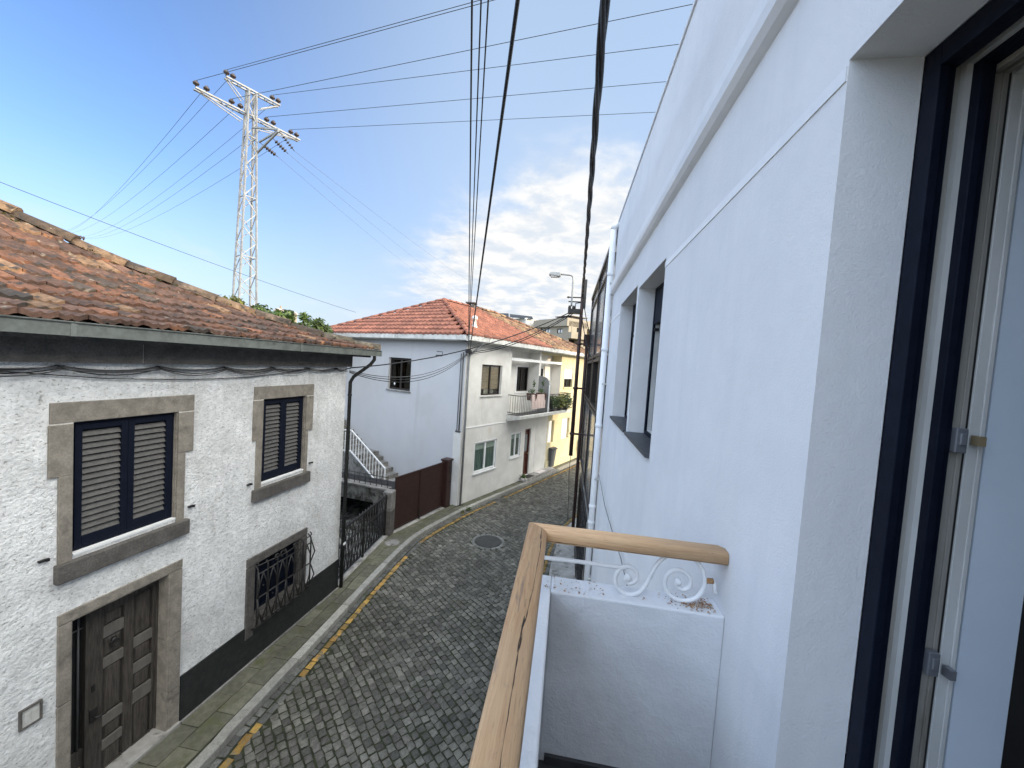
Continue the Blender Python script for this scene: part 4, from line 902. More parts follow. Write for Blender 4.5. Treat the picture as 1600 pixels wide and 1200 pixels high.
# doorsteps
m = MB(); fbox(m, F2, 4.2, PW - .01, -.13, .40, -.05, .13); st = obj('doorstep', m, 'pale_pavement', wh, bevel=.01)
m = MB(); fbox(m, F2, PW + .01, 7.0, -.13, .40, -.05, .135); obj('doorstep', m, 'pale_pavement', ye, bevel=.01)
m = MB(); fbox(m, F2, 4.42, 5.0, .05, .36, .131, .145); tag(obj('doormat', m, 'mat_dark', loc=F2.p(4.7, .2, .13)), 'dark doormat on the step outside the brown red door of the white house', 'doormat')
m = MB(); fbox(m, F2, 5.5, 6.2, .04, .33, .136, .146); tag(obj('doormat', m, 'mat_white', loc=F2.p(5.8, .2, .14)), 'pale doormat on the step between the dark doormat and the wheelie bin', 'doormat')
p = F2.p(4.25, .2, 0); m = MB(); leaf_clump(m, p + V((0, 0, .22)), .16, .16, .12, 120, .05, GR); tag(obj('potted_plant', m, 'leaf_mid', loc=p), 'small bright green plant on the pavement beside the dark doormat', 'plant')
m = MB(); m.lathe(p, [(.08, 0), (.12, .17), (.1, .17)], 10); obj('pot', m, 'mat_white', bpy.data.objects['potted_plant'])
# wheelie bin
b0 = onz(857, 731, .0); fb = Fr(b0, T2, N2); wb = thing('wheelie_bin', 'grey plastic wheelie bin standing against the yellow house', 'wheelie bin', b0)
m = MB(); z0, z1 = .08, 1.0
m.hexa([fb.p(-.2, .2, z0), fb.p(.2, .2, z0), fb.p(.2, -.18, z0), fb.p(-.2, -.18, z0), fb.p(-.27, .27, z1), fb.p(.27, .27, z1), fb.p(.27, -.24, z1), fb.p(-.27, -.24, z1)]); obj('body', m, 'bin_grey', wb, bevel=.02)
m = MB(); fbox(m, fb, -.3, .3, -.27, .31, z1 + .002, z1 + .06); fbox(m, fb, -.26, .26, -.22, .26, z1 + .06, z1 + .1); obj('lid', m, 'bin_dark', wb, bevel=.015)
for s in (-.22, .22): m = MB(); m.lathe(fb.p(s, -.2, .1) - fb.ex * .03, [(.1, 0), (.1, .06)], 14, fb.ex); obj('wheel', m, 'rubber', wb)
m = MB(); m.bar(fb.p(-.2, -.33, z1 - .02), fb.p(.2, -.33, z1 - .02), .03); obj('handle', m, 'bin_dark', wb)
# things on the balconies
m = MB(); n = 22; s0, s1 = 3.78, 5.02
for k in range(n):
    a, b = s0 + (s1 - s0) * k / n, s0 + (s1 - s0) * (k + 1) / n; w0, w1_ = .014 * math.sin(k * 1.3), .014 * math.sin((k + 1) * 1.3)
    P = [(.56, 3.7), (.585, 3.975), (.60, 3.985), (.63, 3.97), (.645, 3.7), (.65, 3.36)]
    for (d0, z0), (d1, z1) in zip(P, P[1:]):
        m.face([F2.p(a, d0 + w0, z0), F2.p(b, d0 + w1_, z0), F2.p(b, d1 + w1_, z1), F2.p(a, d1 + w0, z1)], True)
tag(obj('draped_cloth', m, 'cloth_pink', loc=F2.p(4.4, .62, 3.9)), 'pale pink cloth hung over the balcony railing of the white house', 'cloth')
for i_, (s, lb) in enumerate(((4.1, 'terracotta pot with a thin sprig behind the pink cloth, nearer the white house window'), (4.95, 'terracotta pot with a thin sprig behind the pink cloth, beside the grey balcony screen'))):
    p = F2.p(s, .45, 3.72); pl = thing('potted_plant', lb, 'plant', p)
    m = MB(); m.hexa([p + V(q) for q in ((-.2, -.1, .0), (.2, -.1, .0), (.2, .1, .0), (-.2, .1, .0), (-.24, -.12, .3), (.24, -.12, .3), (.24, .12, .3), (-.24, .12, .3))]); obj('pot', m, 'terracotta', pl)
    m = MB(); leaf_clump(m, p + V((0, 0, .4)), .22, .22, .13, 60, .05, GR); leaf_clump(m, p + V((.05, 0, .75)), .07, .07, .22, 24, .06, GR); m.tube([p + V((0, 0, .28)), p + V((.03, 0, .6)), p + V((.06, .01, .95))], .008, 4); obj('foliage', m, 'leaf_mid', pl)
for s, d, r, h, mt, lb in ((6.05, .5, .34, .4, 'leaf_dark', 'dark leafy plant at the near end of the yellow house balcony'), (6.7, .55, .36, .38, 'leaf_yellow', 'yellow green plant in the middle of the yellow house balcony'), (7.3, .58, .42, .5, 'leaf_dark', 'big dark bushy plant bulging over the far end of the yellow house balcony')):
    p = F2.p(s, d, 3.14); pl = thing('balcony_plant', lb, 'plant', p); m = MB(); m.lathe(p, [(.1, 0), (.14, .2), (.12, .2)], 10); obj('pot', m, 'bin_dark', pl)
    m = MB(); leaf_clump(m, p + V((0, 0, .42)), r * 1.15, r * 1.15, h, 520, .07, GR); m.tube([p + V((0, 0, .2)), p + V((0, 0, .6))], .02, 5); obj('foliage', m, mt, pl)
# next house along, its end wall pale in the shade
p0 = F2.p(LEN + .06, .9, 0); fe = Fr(p0, T2, N2); eh = thing('end_house', 'pale lilac white house end standing just past the yellow house behind the wall mounted pole', 'house', p0)
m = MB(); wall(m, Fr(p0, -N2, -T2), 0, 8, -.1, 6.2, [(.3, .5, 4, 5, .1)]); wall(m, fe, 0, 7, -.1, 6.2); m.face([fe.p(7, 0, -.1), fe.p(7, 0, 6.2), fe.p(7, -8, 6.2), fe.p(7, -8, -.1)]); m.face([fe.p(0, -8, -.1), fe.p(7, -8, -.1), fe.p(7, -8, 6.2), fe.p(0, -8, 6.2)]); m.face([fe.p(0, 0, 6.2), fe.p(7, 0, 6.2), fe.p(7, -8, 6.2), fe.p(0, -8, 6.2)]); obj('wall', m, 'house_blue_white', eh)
m = MB(); fbox(m, fe, -.2, 7.2, -8.2, .25, 6.202, 6.32); obj('roof', m, 'dirty_white', eh)
p = F2.p(LEN - .35, .28, 0); m = MB(); leaf_clump(m, p + V((0, 0, .75)), .26, .26, .7, 420, .07, GR); o = obj('dry_shrub', m, 'leaf_dry', loc=p); tag(o, 'brown dry shrub against the far end of the yellow house', 'shrub')

# ================================================================== gate, pillar, iron fence, yard wall, outdoor stairs
g0, g1 = V((-4.79, 10.72, 0)), V((-3.93, 13.30, 0)); FG = Fr(g0, g1 - g0, V(((g1 - g0).y, -(g1 - g0).x, 0))); GL = (g1 - g0).length
gt = thing('metal_gate', 'dark brown solid double metal gate beside the white house', 'gate', FG.p(1.2, 0, 0))
for a, b in ((-.02, 1.105), (1.115, 2.36)):
    m = MB(); fbox(m, FG, a + .04, b - .04, -.02, .005, .1, 1.61); fring(m, FG, a, b, .06, 1.65, .04, -.025, .025); lf = obj('leaf', m, 'gate_brown', gt)
    m = MB()
    for k in range(1, 8): fbox(m, FG, a + .04, b - .04, .005, .009, .1 + 1.51 * k / 8, .1 + 1.51 * k / 8 + .008)
    obj('seams', m, 'gate_brown', lf)
m = MB(); fbox(m, FG, 1.09, 1.13, .026, .05, -.0, .35); obj('drop_bolt', m, 'iron', gt)
m = MB(); fbox(m, FG, 2.38, 2.66, -.12, .14, -.05, 1.66); fbox(m, FG, 2.35, 2.69, -.15, .17, 1.66, 1.73); gp = obj('post', m, 'gate_brown', gt, bevel=.01)
m = MB(); fbox(m, FG, 2.5, 2.6, .141, .152, 1.2, 1.5); fbox(m, FG, 2.52, 2.58, .152, .17, .9, .96); obj('letter_box', m, 'iron', gp)
m = MB(); fbox(m, FG, -.1, 2.38, -.1, .12, -.06, .02); obj('threshold', m, 'pale_pavement', gt, bevel=.008)
pc = V((-4.87, 10.52, 0)); pi = thing('gate_pillar', 'stained concrete pillar with a pale upper half between the iron fence and the brown gate', 'pillar', pc)
m = MB(); m.box(pc + V((-.14, -.16, -.1)), pc + V((.12, .14, .72))); obj('base', m, 'granite_grey', pi, bevel=.012)
m = MB(); m.box(pc + V((-.145, -.165, .721)), pc + V((.125, .145, 1.3))); obj('shaft', m, 'concrete', pi, bevel=.03)
f0, f1 = V((-4.80, 7.80, 0)), V((-4.895, 10.36, 0)); FI = Fr(f0, f1 - f0, V(((f1 - f0).y, -(f1 - f0).x, 0))); FL = (f1 - f0).length
fe_ = thing('iron_fence', 'black wrought iron fence with wavy bars between the old house and the pillar', 'fence', FI.p(1.2, 0, 0))
m = MB()
for z in (.12, .82, 1.2): m.bar(FI.p(0, 0, z), FI.p(FL, 0, z), .035)
for s in (.02, 1.25, FL - .02): m.bar(FI.p(s, 0, 0), FI.p(s, 0, 1.22), .045)
obj('frame', m, 'iron', fe_)
m = MB(); n = 34
for k in range(1, n):
    s = FL * k / n
    if k % 2: m.tube([FI.p(s, 0, .1), FI.p(s, 0, 1.28)], .012, 5)
    else:
        m.tube([FI.p(s + .04 * math.sin(t * .8), .004 * math.cos(t), .12 + .7 * t / 12) for t in range(13)], .011, 5)
        m.tube([FI.p(s + .05 * math.sin(t * .55), .006, .82 + .036 * t) for t in range(11)], .010, 5)
    if k % 3 == 0: m.tube([FI.p(s + .055 * math.cos(t * .6), 0, .45 + .055 * math.sin(t * .6)) for t in range(11)], .010, 5)
obj('bars', m, 'iron', fe_)
m = MB(); fbox(m, FI, 0, FL, -.08, .1, -.06, .03); obj('threshold', m, 'pale_pavement', fe_, bevel=.01)
# yard wall with a dark opening under it, behind the fence
wd = V((-.985, .17, 0)).normalized(); FY = Fr((-4.99, 10.56, 0), wd, V((-wd.y, wd.x, 0)) * -1 if wd.x > 0 else V((wd.y, -wd.x, 0)) * -1)
yw = thing('yard_wall', 'stained concrete yard wall with a dark opening behind the wrought iron fence', 'wall', FY.p(2, 0, 0))
m = MB(); wall(m, FY, 0, 6, -.6, 1.26, [(.25, 3.4, -.6, .82, 1.2)]); pass; m.face([FY.p(0, -.2, -.6), FY.p(6, -.2, -.6), FY.p(6, -.2, .0), FY.p(0, -.2, 0)]); obj('wall', m, 'stain_concrete', yw)
m = MB(); fbox(m, FY, -.0, 6, -.24, .03, 1.262, 1.31); obj('coping', m, 'concrete', yw)
m = MB(); back(m, FY, .25, 3.4, -.6, .82, -1.2, .8); obj('opening', m, 'dark_void', yw)
m = MB(); s0 = 0
for z in (1.42, 1.62): m.tube([FY.p(.05, -.1, z), FY.p(5, -.1, z)], .012, 5)
for k in range(24): s = .05 + .2 * k; m.tube([FY.p(s, -.1, 1.3), FY.p(s + (.05 if k % 2 else 0), -.1, 1.5), FY.p(s, -.1, 1.68)], .009, 5)
obj('railing', m, 'iron', yw)
m = MB(); m.box((-9.5, 7.9, -.3), (-4.9, 10.5, -.02)); m.box((-12, 10.75, -.3), (-4.75, 16.5, .0)); struct('yard', m, 'stain_concrete')
sg = thing('outdoor_staircase', 'grey concrete staircase climbing the side of the white house', 'staircase', F2s.p(4, .5, 0))
m = MB(); prof = [(2.55, 0)]; s, z = 2.55, 0.03
for k in range(7): z += .167; prof += [(s, z), (s + .32, z)]; s += .32
prof[-1] = (s + .55, z); s += .55
for k in range(7): z += .167; prof += [(s, z), (s + .3, z)]; s += .3
prof += [(8.2, z), (8.2, 0)]
m.prism([F2s.p(a, .01, b) for a, b in prof], F2s.en * 1.1); obj('steps', m, 'concrete', sg)
m = MB()
zb = lambda s: .19 + (s - 2.6) * .522 if s < 4.8 else 1.2
q0, q1, q2 = 2.62, 4.78, 5.7; dd_ = 1.14
for off in (.0, .84): m.bar(F2s.p(q0, dd_, zb(q0) + off), F2s.p(q1, dd_, zb(q1) + off), .04); m.bar(F2s.p(q1, dd_, zb(q1) + off), F2s.p(q2, dd_, 1.22 + off), .04)
m.bar(F2s.p(q0, dd_, zb(q0) - .2), F2s.p(q0, dd_, zb(q0) + .86), .04)
for k in range(1, 18): s = q0 + (q2 - q0) * k / 17; m.bar(F2s.p(s, dd_, zb(s)), F2s.p(s, dd_, zb(s) + .84), .022)
obj('railing', m, 'white_paint', sg)
# ================================================================== wall mounted pole with street lamp
PY = 11.0
def at(u, v, y=PY): return onr(u, v, y)
pt, pb = at(912, 440), at(894.5, 712); pb = V((pt.x + .0, PY, pb.z)); pt = V((pb.x, PY, pt.z)); PX = pt.x
up_ = thing('utility_pole', 'rusty brown utility pole bracketed to the front of the tiled house', 'utility pole', (PX, PY, pb.z))
m = MB(); m.tube([pb, V((PX, PY, 5.2)), pt + V((0, 0, .1))], [.058, .052, .045], 10); obj('shaft', m, 'rust_pole', up_)
for z in (3.35, 4.65, 5.9): m = MB(); m.box((PX - .08, PY - .03, z), (.615, PY + .03, z + .05)); m.lathe((PX, PY, z - .01), [(.06, 0), (.07, .01), (.07, .06), (.06, .07)], 10); obj('wall_bracket', m, 'rust_pole', up_)
pass
m = MB(); q = at(893, 486); m.box((q.x - .10, PY - .12, q.z - .07), (PX - .04, PY + .12, q.z + .05))
for x in (q.x - .06, q.x + .05): m.lathe((x, PY, q.z + .05), [(.035, 0), (.045, .04), (.03, .1)], 8)
m.tube([(q.x + .1, PY, q.z + .05), (q.x + .1, PY, q.z + .22), (PX, PY, q.z + .25)], .014, 5); obj('junction_box', m, 'iron', up_)
m = MB(); z1_ = at(903, 465).z
for z in (z1_, z1_ - .12): m.bar((PX - .38, PY, z), (PX + .04, PY, z), .03)
m.tube([(PX - .38, PY - .09, z1_), (PX - .42, PY, z1_), (PX - .38, PY + .09, z1_)], .016, 5); m.box((PX + .02, PY - .05, z1_ - .3), (PX + .1, PY + .05, z1_ + .5)); obj('lamp_bracket', m, 'iron', up_)
sl = thing('street_lamp', 'grey street lamp with a flat head on a bent arm clamped to the rusty pole', 'street lamp', (PX - .2, PY, z1_))
ax = PX - .29; az = at(900, 430).z; hx = at(858, 432).x; m = MB(); m.tube(smooth_path([(ax, PY, z1_ - .25), (ax, PY, z1_ + .3), (ax, PY, az - .12), (ax - .03, PY, az - .03), (ax - .12, PY, az), (ax - .38, PY, az + .015)], 5), .026, 8); obj('arm', m, 'lamp_grey', sl)
m = MB(); hl = ax - .36
m.prism([V((hl, PY - .1, az - .05)), V((hl, PY - .1, az + .05)), V((hl - .25, PY - .1, az + .06)), V((hx, PY - .1, az - .0)), V((hx, PY - .1, az - .03)), V((hl - .05, PY - .1, az - .07))], (0, .2, 0)); hd = obj('head', m, 'lamp_grey', sl, bevel=.015)
m = MB(); m.box((hx + .05, PY - .08, az - .075), (hl - .1, PY + .08, az - .045)); obj('lens', m, 'lamp_lens', hd)

# ================================================================== lattice pylon
ZA, ZU = 19.2, 20.6
pcn = V((-20.0, 21.34, 0)); La, Ra = onz(304, 138, ZA), onz(467, 220, ZA); ad = (Ra - La); ad.z = 0; ad.normalize(); an = V((-ad.y, ad.x, 0))
py_ = thing('lattice_pylon', 'tall white steel lattice pylon with two crossarms rising behind the old house', 'pylon', pcn)
def hw(z): return .65 - .0222 * z
m = MB(); c4s = [(-1, -1), (1, -1), (1, 1), (-1, 1)]
def cpt(sx, sy, z): return pcn + ad * (sx * hw(z)) + an * (sy * hw(z)) + V((0, 0, z))
ZT_ = 20.55
for sx, sy in c4s: m.bar(cpt(sx, sy, 0), cpt(sx, sy, ZT_), .09)
npan = 23
for k in range(npan):
    z0, z1 = ZT_ * k / npan, ZT_ * (k + 1) / npan
    for e in range(4):
        a, b = c4s[e], c4s[(e + 1) % 4]
        if (k + e) % 2: a, b = b, a
        m.bar(cpt(*a, z0), cpt(*b, z1), .042)
        if k % 4 == 0: m.bar(cpt(*a, z0), cpt(*b, z0), .05)
obj('mast', m, 'steel', py_)
def arm(L, Rr, z, hgt, nm):
    m = MB(); L = V((L.x, L.y, z)); Rr = V((Rr.x, Rr.y, z)); cc = (L + Rr) / 2
    for sy in (-1, 1):
        o = an * (sy * .16)
        m.bar(L + o, Rr + o, .08)
        for q in (L, Rr):
            k = q + (pcn + V((0, 0, z)) - q) * .0; tgt = pcn + V((0, 0, z - hgt)) + (q - pcn - V((0, 0, z))).normalized() * .45
            m.bar(q + o * .6, tgt + o, .045)
    n = 12
    for k in range(n): m.bar(L.lerp(Rr, k / n) + an * (.16 if k % 2 else -.16), L.lerp(Rr, (k + 1) / n) + an * (-.16 if k % 2 else .16), .03)
    return obj(nm, m, 'steel', py_)
Lu, Ru = onz(352, 121, ZU), onz(436, 166, ZU)
arm(La, Ra, ZA, .55, 'crossarm'); arm(Lu, Ru, ZU, .8, 'crossarm')
PR = [(0, 0), (.035, .02), (.035, .14), (.13, .17), (.16, .25), (.10, .32), (.075, .37), (.03, .40)]
INS = []
def ins(p):
    m = MB(); m.lathe(p + V((0, 0, .06)), PR, 12); obj('insulator', m, 'insulator_glaze', py_); INS.append(p + V((0, 0, .45)))
A_ = lambda t, z, L, Rr: V((L.x + (Rr.x - L.x) * t, L.y + (Rr.y - L.y) * t, z))
for t in (.015, .13): ins(A_(t, ZU, Lu, Ru))
for t in (.86, .98): ins(A_(t, ZU, Lu, Ru))
for t in (.01, .095, .31, .39, .645, .715, .905, .97): ins(A_(t, ZA, La, Ra))
# lower bracket with three strain insulators
m = MB(); zb_ = 17.9; e_ = onz(435, 205, 18.0); m.bar(pcn + V((0, 0, zb_ + .5)) - an * .3, e_ + V((0, 0, .1)), .09); m.bar(pcn + V((0, 0, zb_ - .9)) + ad * .3, e_, .09); m.bar(onz(405, 222, zb_ - .2), onz(436, 204, zb_ + .2), .08); obj('bracket', m, 'steel', py_)
STR = []
for (u0, v0), (u1, v1) in (((405, 222), (434, 245)), ((424, 214), (450, 240)), ((436, 205), (460, 236))):
    a, b = onz(u0, v0, 18.0), onz(u1, v1, 17.2); m = MB(); m.tube([a, b], .02, 5); d = (b - a).normalized()
    for k in range(5): m.lathe(a.lerp(b, .3 + .13 * k), [(.025, -.03), (.12, .0), (.04, .05)], 9, d)
    obj('strain_insulator', m, 'insulator_glaze', py_); STR.append(b)
def cable(name, label, pts, r, mat='cable_black', n=5, group=None, cat='cable'):
    m = MB(); m.tube(pts, r, n); pts = [V(p) for p in pts]; return tag(obj(name, m, mat, loc=pts[len(pts) // 2]), label, cat, group)
WR = .0125
ends = [(740, 3), (742, 8), (1090, 5), (1070, 68), (1047, 127), (1030, 175)]
srcs = [0, 4, 6, 2, 8, 10]
G = 'power lines of the pylon'
names = ['power line rising out of view from the near end of the pylon upper crossarm', 'power line rising out of view from the near end of the pylon lower crossarm', 'highest of the four power lines crossing the sky to the white building', 'second highest of the four power lines crossing the sky to the white building', 'third highest of the four power lines crossing the sky to the white building', 'lowest of the four power lines crossing the sky to the white building']
for (u, v), k, nm in zip(ends, srcs, names):
    a = INS[k]; b = onz(u, v, 19.9); d = (b - a); b2 = a + d * (70 / d.length); cable('power_line', nm, sag(a, b2, .0 if 1 else 0, 10), WR, n=4, group=G, cat='power line')
# the far pylon on the hill and the wires to it
fd = onz(112, 371, 31.0); fp = thing('distant_pylon', 'tiny far lattice pylon whose crossarm just clears the ridge of the old roof', 'pylon', (fd.x, fd.y, 0))
fc = V((fd.x, fd.y, 0)); ex_ = onz(83, 362, 31) - onz(124, 373, 31); ex_.z = 0; ex_ = ex_ / 2; m = MB()
for s in (-.6, .6): m.bar(fc + V((s, 0, 0)), fc + V((s * .6, 0, 31)), .2)
for k in range(20): m.bar(fc + V((-.55 if k % 2 else .55, 0, 1.55 * k)), fc + V((.55 if k % 2 else -.55, 0, 1.55 * (k + 1))), .1)
obj('mast', m, 'steel', fp); m = MB(); m.bar(fc - ex_ + V((0, 0, 31)), fc + ex_ + V((0, 0, 31)), .16); obj('crossarm', m, 'steel', fp)
for t in (-.95, -.7, .7, .95): m = MB(); m.lathe(fc + ex_ * t + V((0, 0, 31.1)), [(.1, 0), (.22, .3), (.3, .7), (.12, 1)], 8); obj('insulator', m, 'insulator_glaze', fp)
for k, t, nm in zip((1, 5, 7, 3, 9, 11), (.95, .8, .6, -.5, -.75, -.95), ('upper crossarm near end', 'lower crossarm near end', 'lower crossarm, near inner insulators', 'upper crossarm far end', 'lower crossarm, far inner insulators', 'lower crossarm far end')):
    cable('power_line', 'power line running back to the distant pylon from the ' + nm, sag(INS[k], fc + ex_ * t + V((0, 0, 31.6)), 2.2, 14), WR * .9, n=4, group=G, cat='power line')
for b, (u, v), nm in zip(STR, ((700, 455), (735, 462), (775, 462)), ('nearest', 'middle', 'farthest')):
    e = EYE + ray(u, v).normalized() * 130; cable('thin_line', 'faint thin line dropping rightwards from the %s strain insulator of the pylon' % nm, sag(b, e, 1.0, 10), .008, 'cable_grey', 4, G, 'power line')
# ================================================================== street cables
pole_top = V((PX, PY, 7.25))
def beyond(a, b, k): a = V(a); b = V(b); return b + (b - a) * k
a = pole_top; b = onz(945, 0, 7.0); e = beyond(a, b, .7); m = MB(); N = 130
base = [a.lerp(e, t / N) - V((0, 0, .05 * math.sin(math.pi * t / N))) for t in range(N + 1)]; side = (e - a).normalized().cross(V((0, 0, 1))).normalized()
for j in range(3):
    m.tube([q + (side * math.cos(t * .42 + j * 2.094) + V((0, 0, 1)) * math.sin(t * .42 + j * 2.094)) * .0135 for t, q in enumerate(base)], .0135, 6)
tag(obj('overhead_cable', m, 'cable_black', loc=a), 'thick twisted black cable overhead running to the top of the rusty pole', 'cable')
hc = F2.p(.04, .12, 5.58)
m = MB(); m.box(hc + V((-.1, -.1, -.06)), hc + V((.06, .06, .06))); m.lathe(hc + V((.02, -.08, -.1)), [(.03, 0), (.05, .06), (.03, .2)], 8); m.lathe(hc + V((-.12, -.02, -.06)), [(.02, 0), (.04, .05), (.02, .14)], 8); tag(obj('cable_clamp', m, 'iron', loc=hc), 'black cable clamp at the top corner of the white house', 'clamp')
b = onz(808, 0, 7.4); cable('overhead_cable', 'thick single black cable overhead slanting down to the corner of the white house', sag(hc, beyond(hc, b, .5), .06), .0135, n=6)
for (u, nm, dz, r) in ((738, 'leftmost', .12, .009), (752, 'middle', .05, .007), (763, 'rightmost', 0., .007)):
    b = onz(u, 0, 8.0); a = hc + V((-.05, 0, dz)); cable('overhead_cable', '%s of the three thin cables dropping together to the white house corner' % nm, sag(a, beyond(a, b, .5), .05), r)
hk = FH.p(3.42, .06, 4.88)
cable('street_cable', 'black cable from the pole junction box straight across to the old house corner', sag(V((q.x - .06, PY, q.z - .05)), hk + V((0, 0, .03)), .28), .014)
ta = V((q.x - .06, PY, q.z - .05)); hk2 = hk + V((0, 0, .03))
def on_cable(t): return ta.lerp(hk2, t) - V((0, 0, 4 * .28 * t * (1 - t)))
def pix_u(p):
    d = CAM.transposed() @ (p - EYE); return 800 + F * d.x / -d.z
lp = min((on_cable(k / 200) for k in range(201)), key=lambda p: abs(pix_u(p) - 687))
m = MB(); m.tube([lp + V((-.09, 0, .0)), lp + V((.06, 0, .01))], .022, 6); m.tube([lp + V((.06, 0, .0)), lp + V((.075, 0, .1)), lp + V((-.07, 0, .1))], .010, 5); tag(obj('cable_joint', m, 'iron', loc=lp), 'small black cable joint hanging on the cable in front of the side wall', 'cable joint')
for k, nm in enumerate(('upper', 'lower')):
    cable('street_cable', '%s of two dark cables from the pole to the white house corner clamp' % nm, sag(V((q.x + .02 + .06 * k, PY, q.z - .05)), hc + V((0, 0, -.02 - .05 * k)), .22 + .03 * k), .012)
for k in range(3):
    cable('street_cable', ('topmost pale', 'middle', 'lowest')[k] + ' of the slack cables between the corner clamp and the old house', sag(hc + V((-.08, 0, -.06 - .03 * k)), hk + V((0, 0, -.03 - .02 * k)), .42 + .05 * k), .009, 'cable_grey' if k == 0 else 'cable_black')
cb = thing('facade_cables', 'sagging dark cables pinned along the old house just under its granite frieze', 'cable', FH.p(0, .04, 4.85))
hooks = [-9, -5.5, -3.2, -1.95, -1.2, -.3, .55, 1.4, 2.2, 3.0, 3.42]
for j in range(4):
    pts = []
    for a, b in zip(hooks, hooks[1:]):
        dr_ = U(.02, .09) * (b - a)
        for t in range(6): f = t / 6; pts.append(FH.p(a + (b - a) * f, .03 + .012 * j, 4.90 - .012 * j - 4 * dr_ * f * (1 - f)))
    m = MB(); m.tube(pts, .007, 5); obj('cable', m, 'cable_grey' if j % 2 else 'cable_black', cb)
m = MB(); m.tube([FH.p(-5, .04, 4.90), FH.p(-1.55, .035, 4.84), FH.p(-.8, .035, 4.76), FH.p(.1, .03, 4.73), FH.p(.9, .03, 4.745), FH.p(1.6, .03, 4.80), FH.p(2.2, .03, 4.87)], .006, 5); obj('cable', m, 'cable_black', cb)
for s in hooks[1:]: m = MB(); fbox(m, FH, s - .02, s + .02, 0, .07, 4.885, 4.905); obj('hook', m, 'iron', cb)
a, b = onr(0, 275, 9.5), EYE + ray(556, 488).normalized() * 26
cable('street_cable', 'lone thin wire sloping across the sky behind the pylon down to the red roof', sag(beyond(b, a, .3), b, .25, 20), .009)
pts = [onpl(u, v, (.57, 0, 0), (1, 0, 0)) for u, v in ((936, 742), (945, 790), (958, 835), (970, 872), (980, 915))]; cable('thin_wire', 'thin grey wire hanging loose across the white wall beside the downpipe', pts, .004, 'cable_grey')
m_ = V((PX, PY, pb.z)); cable('thin_wire', 'thin loose wire dangling below the rusty pole', [m_, m_ + V((-.01, 0, -.5)), m_ + V((.03, 0, -1.1)), m_ + V((.05, 0, -1.9))], .008)
for k, (du, z) in enumerate(((0, 7.1), (.02, 6.6))): cable('pole_cable', ('upper', 'lower')[k] + ' slack cable from the rusty pole down to the corner of the tiled house', sag((PX + .04, PY, z), (.60, PY - .35 - .3 * k, 6.05 - .5 * k), .1, 8), .012)

# ================================================================== apartment block on the skyline
ac = EYE + V((ray(885, 560).x, ray(885, 560).y, 0)) * (80 / ray(885, 560).y); ac.z = 0
gd = V((-.70, .715, 0)); ld = V((.715, .70, 0))
FA = Fr(ac, gd, V((-.715, -.70, 0))); FLt = Fr(ac, ld, V((.70, -.715, 0)))
ap = thing('apartment_block', 'beige apartment block with a flat roof on the skyline behind the red roof', 'apartment block', ac)
m = MB(); uvA = lambda u, v: FA.uv(u, v)
def rectA(u0, v0, u1, v1): (a_, b_), (c_, d_) = uvA(u0, v0), uvA(u1, v1); return (min(a_, c_), max(a_, c_), min(b_, d_), max(b_, d_))
L_A = uvA(836, 505)[0]; zb0, zb1 = uvA(884, 509.5)[1], uvA(884, 497)[1]
AW = [rectA(851, 521, 860, 513.2) + (.3,), rectA(870, 521, 879, 513.2) + (.3,), rectA(843.5, 522, 847.5, 512) + (.4,)]
wall(m, FA, 0, L_A, -.3, zb0, AW); fbox(m, FA, .0, L_A, -20, .5, zb0, zb1); m.face([FA.p(L_A, 0, 0), FA.p(L_A, 0, zb0), FA.p(L_A, -20, zb0), FA.p(L_A, -20, 0)]); obj('wall', m, 'far_beige', ap)
for a, b, c, e, d in AW[:2]:
    m = MB(); fring(m, FA, a, b, c, e, .12, -.3, -.1); fbox(m, FA, (a + b) / 2 - .06, (a + b) / 2 + .06, -.28, -.12, c, e); w = obj('window_frame', m, 'bronze_frame', ap)
    m = MB(); fbox(m, FA, a + .1, b - .1, -.27, -.22, c + .1, e - .1); obj('pane', m, 'far_glass', w)
    for p_, q_ in ((a + .2, (a + b) / 2 - .1), ((a + b) / 2 + .1, b - .2)): m = MB(); fbox(m, FA, p_, q_, -.21, -.2, c + .12, e - .2); obj('curtain', m, 'far_white', w)
for a, b, c, e, d in AW[2:]: m = MB(); back(m, FA, a, b, c, e, -d, .5); obj('recess', m, 'room_dark', ap)
def rectL(u0, v0, u1, v1): (a_, b_), (c_, d_) = FLt.uv(u0, v0), FLt.uv(u1, v1); return (min(a_, c_), max(a_, c_), min(b_, d_), max(b_, d_))
LWD = FLt.uv(917, 520)[0]; zl = FLt.uv(890, 501)[1]
RL = [rectL(892, 520, 893.5, 507.5) + (.2,), rectL(901, 519, 908, 513) + (.2,), rectL(887.5, 543, 905, 531) + (1.5,)]
m = MB(); wall(m, FLt, 0.02, LWD, -.3, zl, RL); m.face([FLt.p(LWD, 0, 0), FLt.p(LWD, 0, zl), FLt.p(LWD, -18, zl), FLt.p(LWD, -18, 0)]); fbox(m, FLt, 0.03, LWD, 0, .9, RL[2][3] + .05, RL[2][3] + 1.3); obj('lit_wall', m, 'far_beige', ap)
for a, b, c, e, d in RL: m = MB(); back(m, FLt, a, b, c, e, -d, .5); obj('recess', m, 'room_dark', ap)
m = MB(); fbox(m, FLt, .6, LWD * .6, -12, -1.5, zl, zl + .5); obj('roof_house', m, 'far_beige', ap)
m = MB(); fbox(m, FA, .5, L_A * .5, -6, -1, zb1 + .55, zb1 + .7); obj('roof_slab', m, 'bronze_frame', ap)
m = MB(); fbox(m, FA, 1, L_A * .45, -5, -1.5, zb1 + .002, zb1 + .55); obj('roof_plant', m, 'room_dark', ap)
